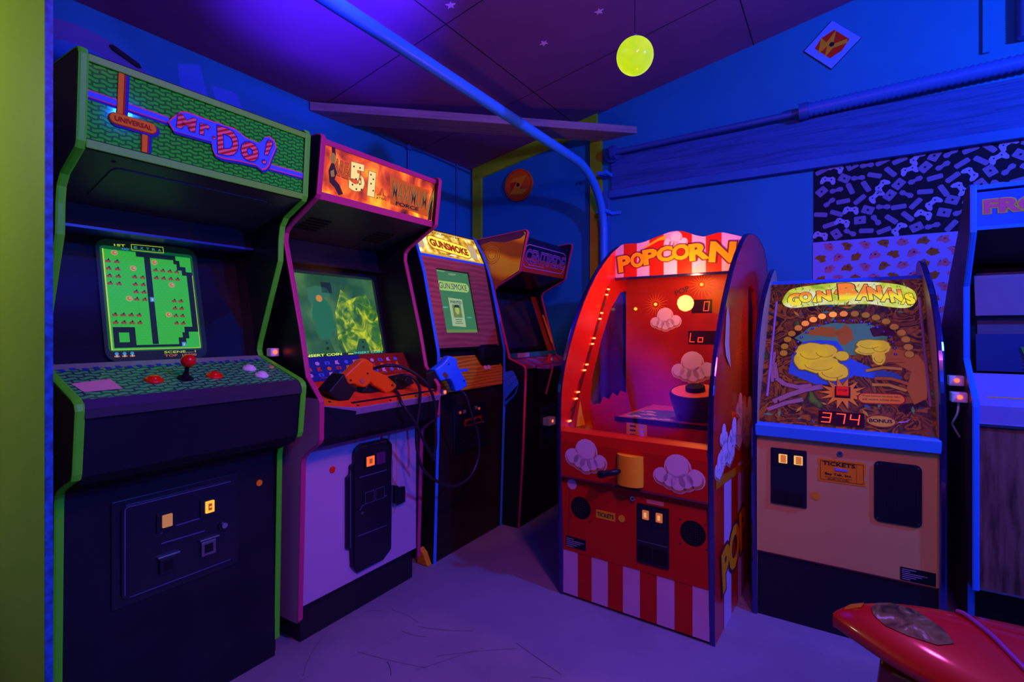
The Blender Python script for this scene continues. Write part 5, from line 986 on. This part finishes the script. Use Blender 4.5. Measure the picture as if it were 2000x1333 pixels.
tk.text(f0, 'TICKETS', (.254, .662), (.362, .662), .015, M_INK, 5, .03).text(f0, 'Bay Tek, Inc.', (.262, .622), (.352, .622), .012, M_INK, 5, .03).rect(f0, .262, .352, .616, .6175, M_INK, 5).text(f0, 'REDEMPTION GAMES', (.272, .608), (.342, .608), .005, M_INK, 5, .01)
tk.slab(f0, [(.294, .645), (.336, .645), (.338, .653), (.294, .655)], .004, mat('ticket_stub', (.2, .25, .7), .5)); tk.build('ticket_sign', fpo, label='orange ticket-shaped sign reading TICKETS')
MB().cyl(f0, .231, .534, .016, .002, mat('faded_dot', (.72, .38, .08), .5)).build('sticker_dot', fpo, label='faded orange sticker')
gr = MB().slab(f0, rrect(.421, .563, .476, .702, .018), .006, M_METAL)
for i in range(16):
    for j in range(26):
        u = .431 + i * .0081; v = .487 + j * .0079
        gr.rect(f0, u, u + .004, v, v + .004, mat('grille_dark', (.001, .001, .003), .8), 13)
for u, v in ((.431, .69), (.553, .69), (.431, .488), (.553, .488)): gr.cyl(f0, u, v, .003, .008, M_STEEL, n=8)
gr.build('speaker_grille', fpo)
sn_ = MB().slab(f0, [(.500, .272), (.603, .272), (.603, .320), (.500, .320)], .0012, M_BLACK)
for j in range(6): sn_.rect(f0, .505, .53 + .05 * ((j * 3 + 1) % 4) / 3, .312 - j * .007, .3145 - j * .007, mat('plate_print', '#000'), 4)
sn_.build('serial_plate', fpo, label='small black serial plate')

for m_, g_ in ((M_JUN, .32), (JB, .12), (JBR, .22), (JG, .25), (JP, .15), (JO, .2), (JY, .38), (JYD, .3), (mat('burst_orange', '#000'), .22)): glow(m_, g_)

# ================================================================== CABINET 7: road-crossing game at the right edge
GG = empty('arcade_cabinet', (1.785, 1.99, 0), R(-32.6), 'cabinet with bright blue edges and a blue marquee, cut off by the right edge', 'arcade machine')
W = .64; I0, I1 = T, W - T
frontG = [(.12, 1.765), (.035, 1.765), (.020, 1.759), (.019, 1.579), (.147, 1.375), (.147, 1.079), (.076, 1.01), (-.018, .93), (-.024, .90), (-.024, .20), (.06, .19), (.06, .02)]
M_SG = ramp_mat('dark_walnut', [(.3, (.04, .02, .03)), (.6, (.10, .05, .06))], scale=(1, 6, .4), nscale=6, rough=.45)
side_panels(GG, W, frontG, [(.06, 0), (.80, 0), (.80, 1.1), (.5, 1.42), (.265, 1.616)], T, M_SG, M_BLUET)
MB().box(I0, I1, .78, .80, 0, 1.1, M_BLACKMATT).prism([(.8, 1.1), (.5, 1.42), (.12, 1.755), (.12, 1.74), (.49, 1.41), (.785, 1.09)], I0, I1, M_BLACKMATT).build('cabinet_body', GG)
fm = face(0, .034, 1.59); mq = MB().box(I0, I1, .034, .045, 1.59, 1.735, mat('marquee_blue', (.03, .12, .70), .3)).box(I0, I1, .030, .10, 1.745, 1.762, M_BLUET).box(I0, I1, .026, .034, 1.586, 1.600, M_BLUET)
mq.text(fm, 'FROGGER', (.042, .058), (.47, .058), .055, mat('frog_pink', (.95, .10, .30), .35), 4, .05, mat('frog_olive', (.75, .60, .04), .35), oo=.05); mq.build('marquee', GG)
MB().plate((.22, 1.47), (.03, 1.588), .01, I0, I1, mat('speaker_board', (.02, .018, .02), .6, bump=.4, nscale=60)).build('speaker_panel', GG)
fb_ = slope(0, (.15, 1.03), (.22, 1.44))
sc = MB().plate((.16, 1.02), (.23, 1.45), .01, I0, I1, M_BLACKMATT).rect(fb_, I0 + .03, I1, .0, .41, mat('grey_bezel_card', (.14, .10, .16), .55), -12 + 2)
sc.build('monitor_bezel', GG)
pb = MB().plate((.155, 1.255), (.185, 1.42), .006, I0 + .02, I1, mat('mauve_bezel_card', (.30, .17, .27), .55)).plate((.140, 1.03), (.155, 1.18), .006, I0 + .02, I1, mat('navy_bezel', (.03, .05, .18), .3)).build('bezel_art', GG)
ts = slope(0, (.135, 1.03), (.15, 1.17)); tsb = MB().poly(ts, [(.17, .10), (.60, .10), (.60, -.0), (.20, -.0)], em('frog_dark', (.01, .06, .05), 1), 4)
for i, c_ in enumerate([(.10, .5, .12), (.5, .5, .1), (.5, .12, .25), (.5, .12, .25), (.45, .1, .4)]): tsb.rect(ts, .18, .60, .072 - i * .014, .078 - i * .014, em('frog_row_%d' % i, c_, .8), 5)
tsb.build('screen', GG)
MB().plate((.112, 1.03), (.165, 1.42), .003, I0, I1, M_PANE).build('monitor_glass', GG, label='clear pane over the screen')
pc = MB().plate((-.012, .905), (.12, 1.022), .02, I0, I1, mat('panel_lilac', (.22, .22, .55), .4)); fc = slope(0, (-.012, .905), (.12, 1.022)); pc.rect(fc, .05, .6, .045, .05, P_ORG, 1).box(I0, I1, -.020, -.010, .835, .907, mat('panel_lilac', '#000')).box(I0, I1, -.024, -.018, .828, .838, M_CHROME).build('control_panel', GG)
M_WAL = ramp_mat('walnut_front', [(.3, (.07, .03, .025)), (.5, (.20, .09, .07)), (.75, (.28, .13, .10))], scale=(1, 1, .12), nscale=42, detail=3, rough=.5)
MB().box(I0, I1, -.014, .0, .205, .83, M_WAL).box(I0, I1, .065, .08, 0, .205, M_BLACKMATT).box(I0, I1, -.016, .08, .198, .206, M_STEEL).build('front_panel', GG)
switch_box(GG, (-.050, .12, .965), .05, .05, .042); switch_box(GG, (-.052, .05, .905), .052, .05, .04)
MB().tube(smooth_path([(-.025, .08, .905), (-.03, .075, .86), (-.04, .10, .82), (-.035, .14, .80), (-.01, .16, .75)]), .004, M_WHITE, 8).build('switch_cord', GG)

# ================================================================== red ride in the foreground
HA = math.atan2(-.19, .24)
HR = empty('kiddie_ride', (.847, 1.34, 0), HA, 'glossy red nose of a ride with a worn silver patch, in the right foreground', 'ride')
M_HR = mat('ride_red', (.50, .008, .008), .34, coat=.6, noise=.25, nscale=3); M_HR2 = mat('ride_dark_red', (.16, .004, .02), .3, coat=.4)
secs = []   # (x, centre y, half width, z keel, z edge, z top)
for x, w_, zk, ze, zt in [(-.006, .004, .425, .447, .453), (.004, .020, .412, .445, .464), (.03, .044, .395, .438, .480), (.08, .080, .378, .424, .497), (.16, .130, .362, .405, .508), (.28, .170, .35, .398, .512), (.45, .205, .34, .392, .512), (.70, .235, .33, .388, .508), (1.15, .25, .33, .385, .50)]:
    h_ = zt - ze; zk = ze - .028
    ring = [(-.50, zk), (-.59, zk + .012), (-.62, ze), (-.60, ze + .10 * h_), (-.48, ze + .32 * h_), (-.20, ze + .62 * h_), (.10, ze + .88 * h_), (.42, zt), (.75, ze + .86 * h_), (.95, ze + .4 * h_), (1.0, ze), (.95, zk + .01), (.75, zk)]
    secs.append([(x, a * w_, b) for a, b in ring])
hb = MB(); vs = [v for s_ in secs for v in s_]; n = len(secs[0]); fs = []
for j in range(len(secs) - 1): fs += [(j * n + i, (j + 1) * n + i, (j + 1) * n + (i + 1) % n, j * n + (i + 1) % n) for i in range(n)]
hb.add(vs, fs, M_HR, True); hb.add(vs, [tuple(range(n)), tuple(range(len(vs) - n, len(vs)))[::-1]], M_HR)
hull = hb.build('hull', HR, sub=2)
def topz_(x, y):
    P = [(-.006, .004, .447, .453), (.03, .044, .438, .480), (.08, .08, .424, .497), (.16, .13, .405, .508), (.28, .17, .398, .512), (.45, .205, .392, .512), (.7, .235, .388, .508)]
    for a, b in zip(P, P[1:]):
        if a[0] <= x <= b[0]:
            t = (x - a[0]) / (b[0] - a[0]); w_, ze, zt = [a[i] + (b[i] - a[i]) * t for i in (1, 2, 3)]; break
    P = [(-.62, 0), (-.60, .10), (-.48, .32), (-.20, .62), (.10, .88), (.42, 1), (.75, .86), (.95, .4), (1, 0)]; q = max(-.62, min(1, y / w_))
    for a, b in zip(P, P[1:]):
        if a[0] <= q <= b[0]: return ze + (zt - ze) * (a[1] + (b[1] - a[1]) * (q - a[0]) / (b[0] - a[0]))
    return ze
def drape(outl, name, m, dz=.0025, label=None):
    P = []
    cx = sum(p[0] for p in outl) / len(outl); cy = sum(p[1] for p in outl) / len(outl); vs = [(cx, cy, topz_(cx, cy) + dz)]; fs = []; N = len(outl)
    for r_ in (.33, .66, 1.0): vs += [(cx + (x - cx) * r_, cy + (y - cy) * r_, topz_(cx + (x - cx) * r_, cy + (y - cy) * r_) + dz) for x, y in outl]
    fs += [(0, 1 + i, 1 + (i + 1) % N) for i in range(N)]
    for k in (0, 1): fs += [(1 + k * N + i, 1 + (k + 1) * N + i, 1 + (k + 1) * N + (i + 1) % N, 1 + k * N + (i + 1) % N) for i in range(N)]
    b = MB().add(vs, fs, m, True); return b.build(name, HR, label=label)
M_PATCH = ramp_mat('worn_silver', [(.35, (.03, .025, .012)), (.5, (.12, .10, .03)), (.60, (.16, .13, .05)), (.66, (.40, .36, .38)), (.72, (.08, .07, .05))], nscale=26, detail=8, distort=1.2, rough=.35, coat=.3)
drape([(.075, .012), (.085, .030), (.115, .042), (.165, .036), (.215, .004), (.235, -.022), (.205, -.034), (.15, -.030), (.105, -.020), (.082, -.004)], 'worn_patch', M_PATCH, label='worn silver patch')
drape([(.012, .015), (.05, .045), (.06, .03), (.055, .012), (.02, .003)], 'painted_reflection', mat('painted_reflection_orange', (.45, .16, .03), .2, coat=.6), .0015, label='orange reflection painted on the nose')  # reflection of the lit jungle sign, put in as orange colour
rl = []
for i in range(20): t = i / 19; x = .245 + t * .19; y = .082 - t * .215; rl.append((x, y, topz_(x, y) + .002))
MB().tube(rl, .006, mat('ride_strip', (.35, .06, .30), .2, .3), 8).build('edge_strip', HR, label='mauve edging strip')
lb = MB(); prof = [(.075, .04), (.10, .07), (.16, .10), (.3, .13), (1.1, .18)]; 
ptl = [(x, -y * .62) for x, y in prof] + [(x, y) for x, y in prof[::-1]]
lb.add([(x + .02, y, .375) for x, y in ptl] + [(x, y * .95, .20) for x, y in ptl] + [(x - .01, y * .9, 0) for x, y in ptl], [(i + k * 10, (i + 1) % 10 + k * 10, (i + 1) % 10 + (k + 1) * 10, i + (k + 1) * 10) for i in range(10) for k in (0, 1)] + [tuple(range(10))[::-1], tuple(range(20, 30))], M_HR2)
lb.build('lower_body', HR, .006)
MB().cyl(Fr((.37, -.07, topz_(.37, -.07) - .002), (1, 0, 0), (0, 1, 0)), 0, 0, .007, .003, M_INK, n=12).build('screw', HR)
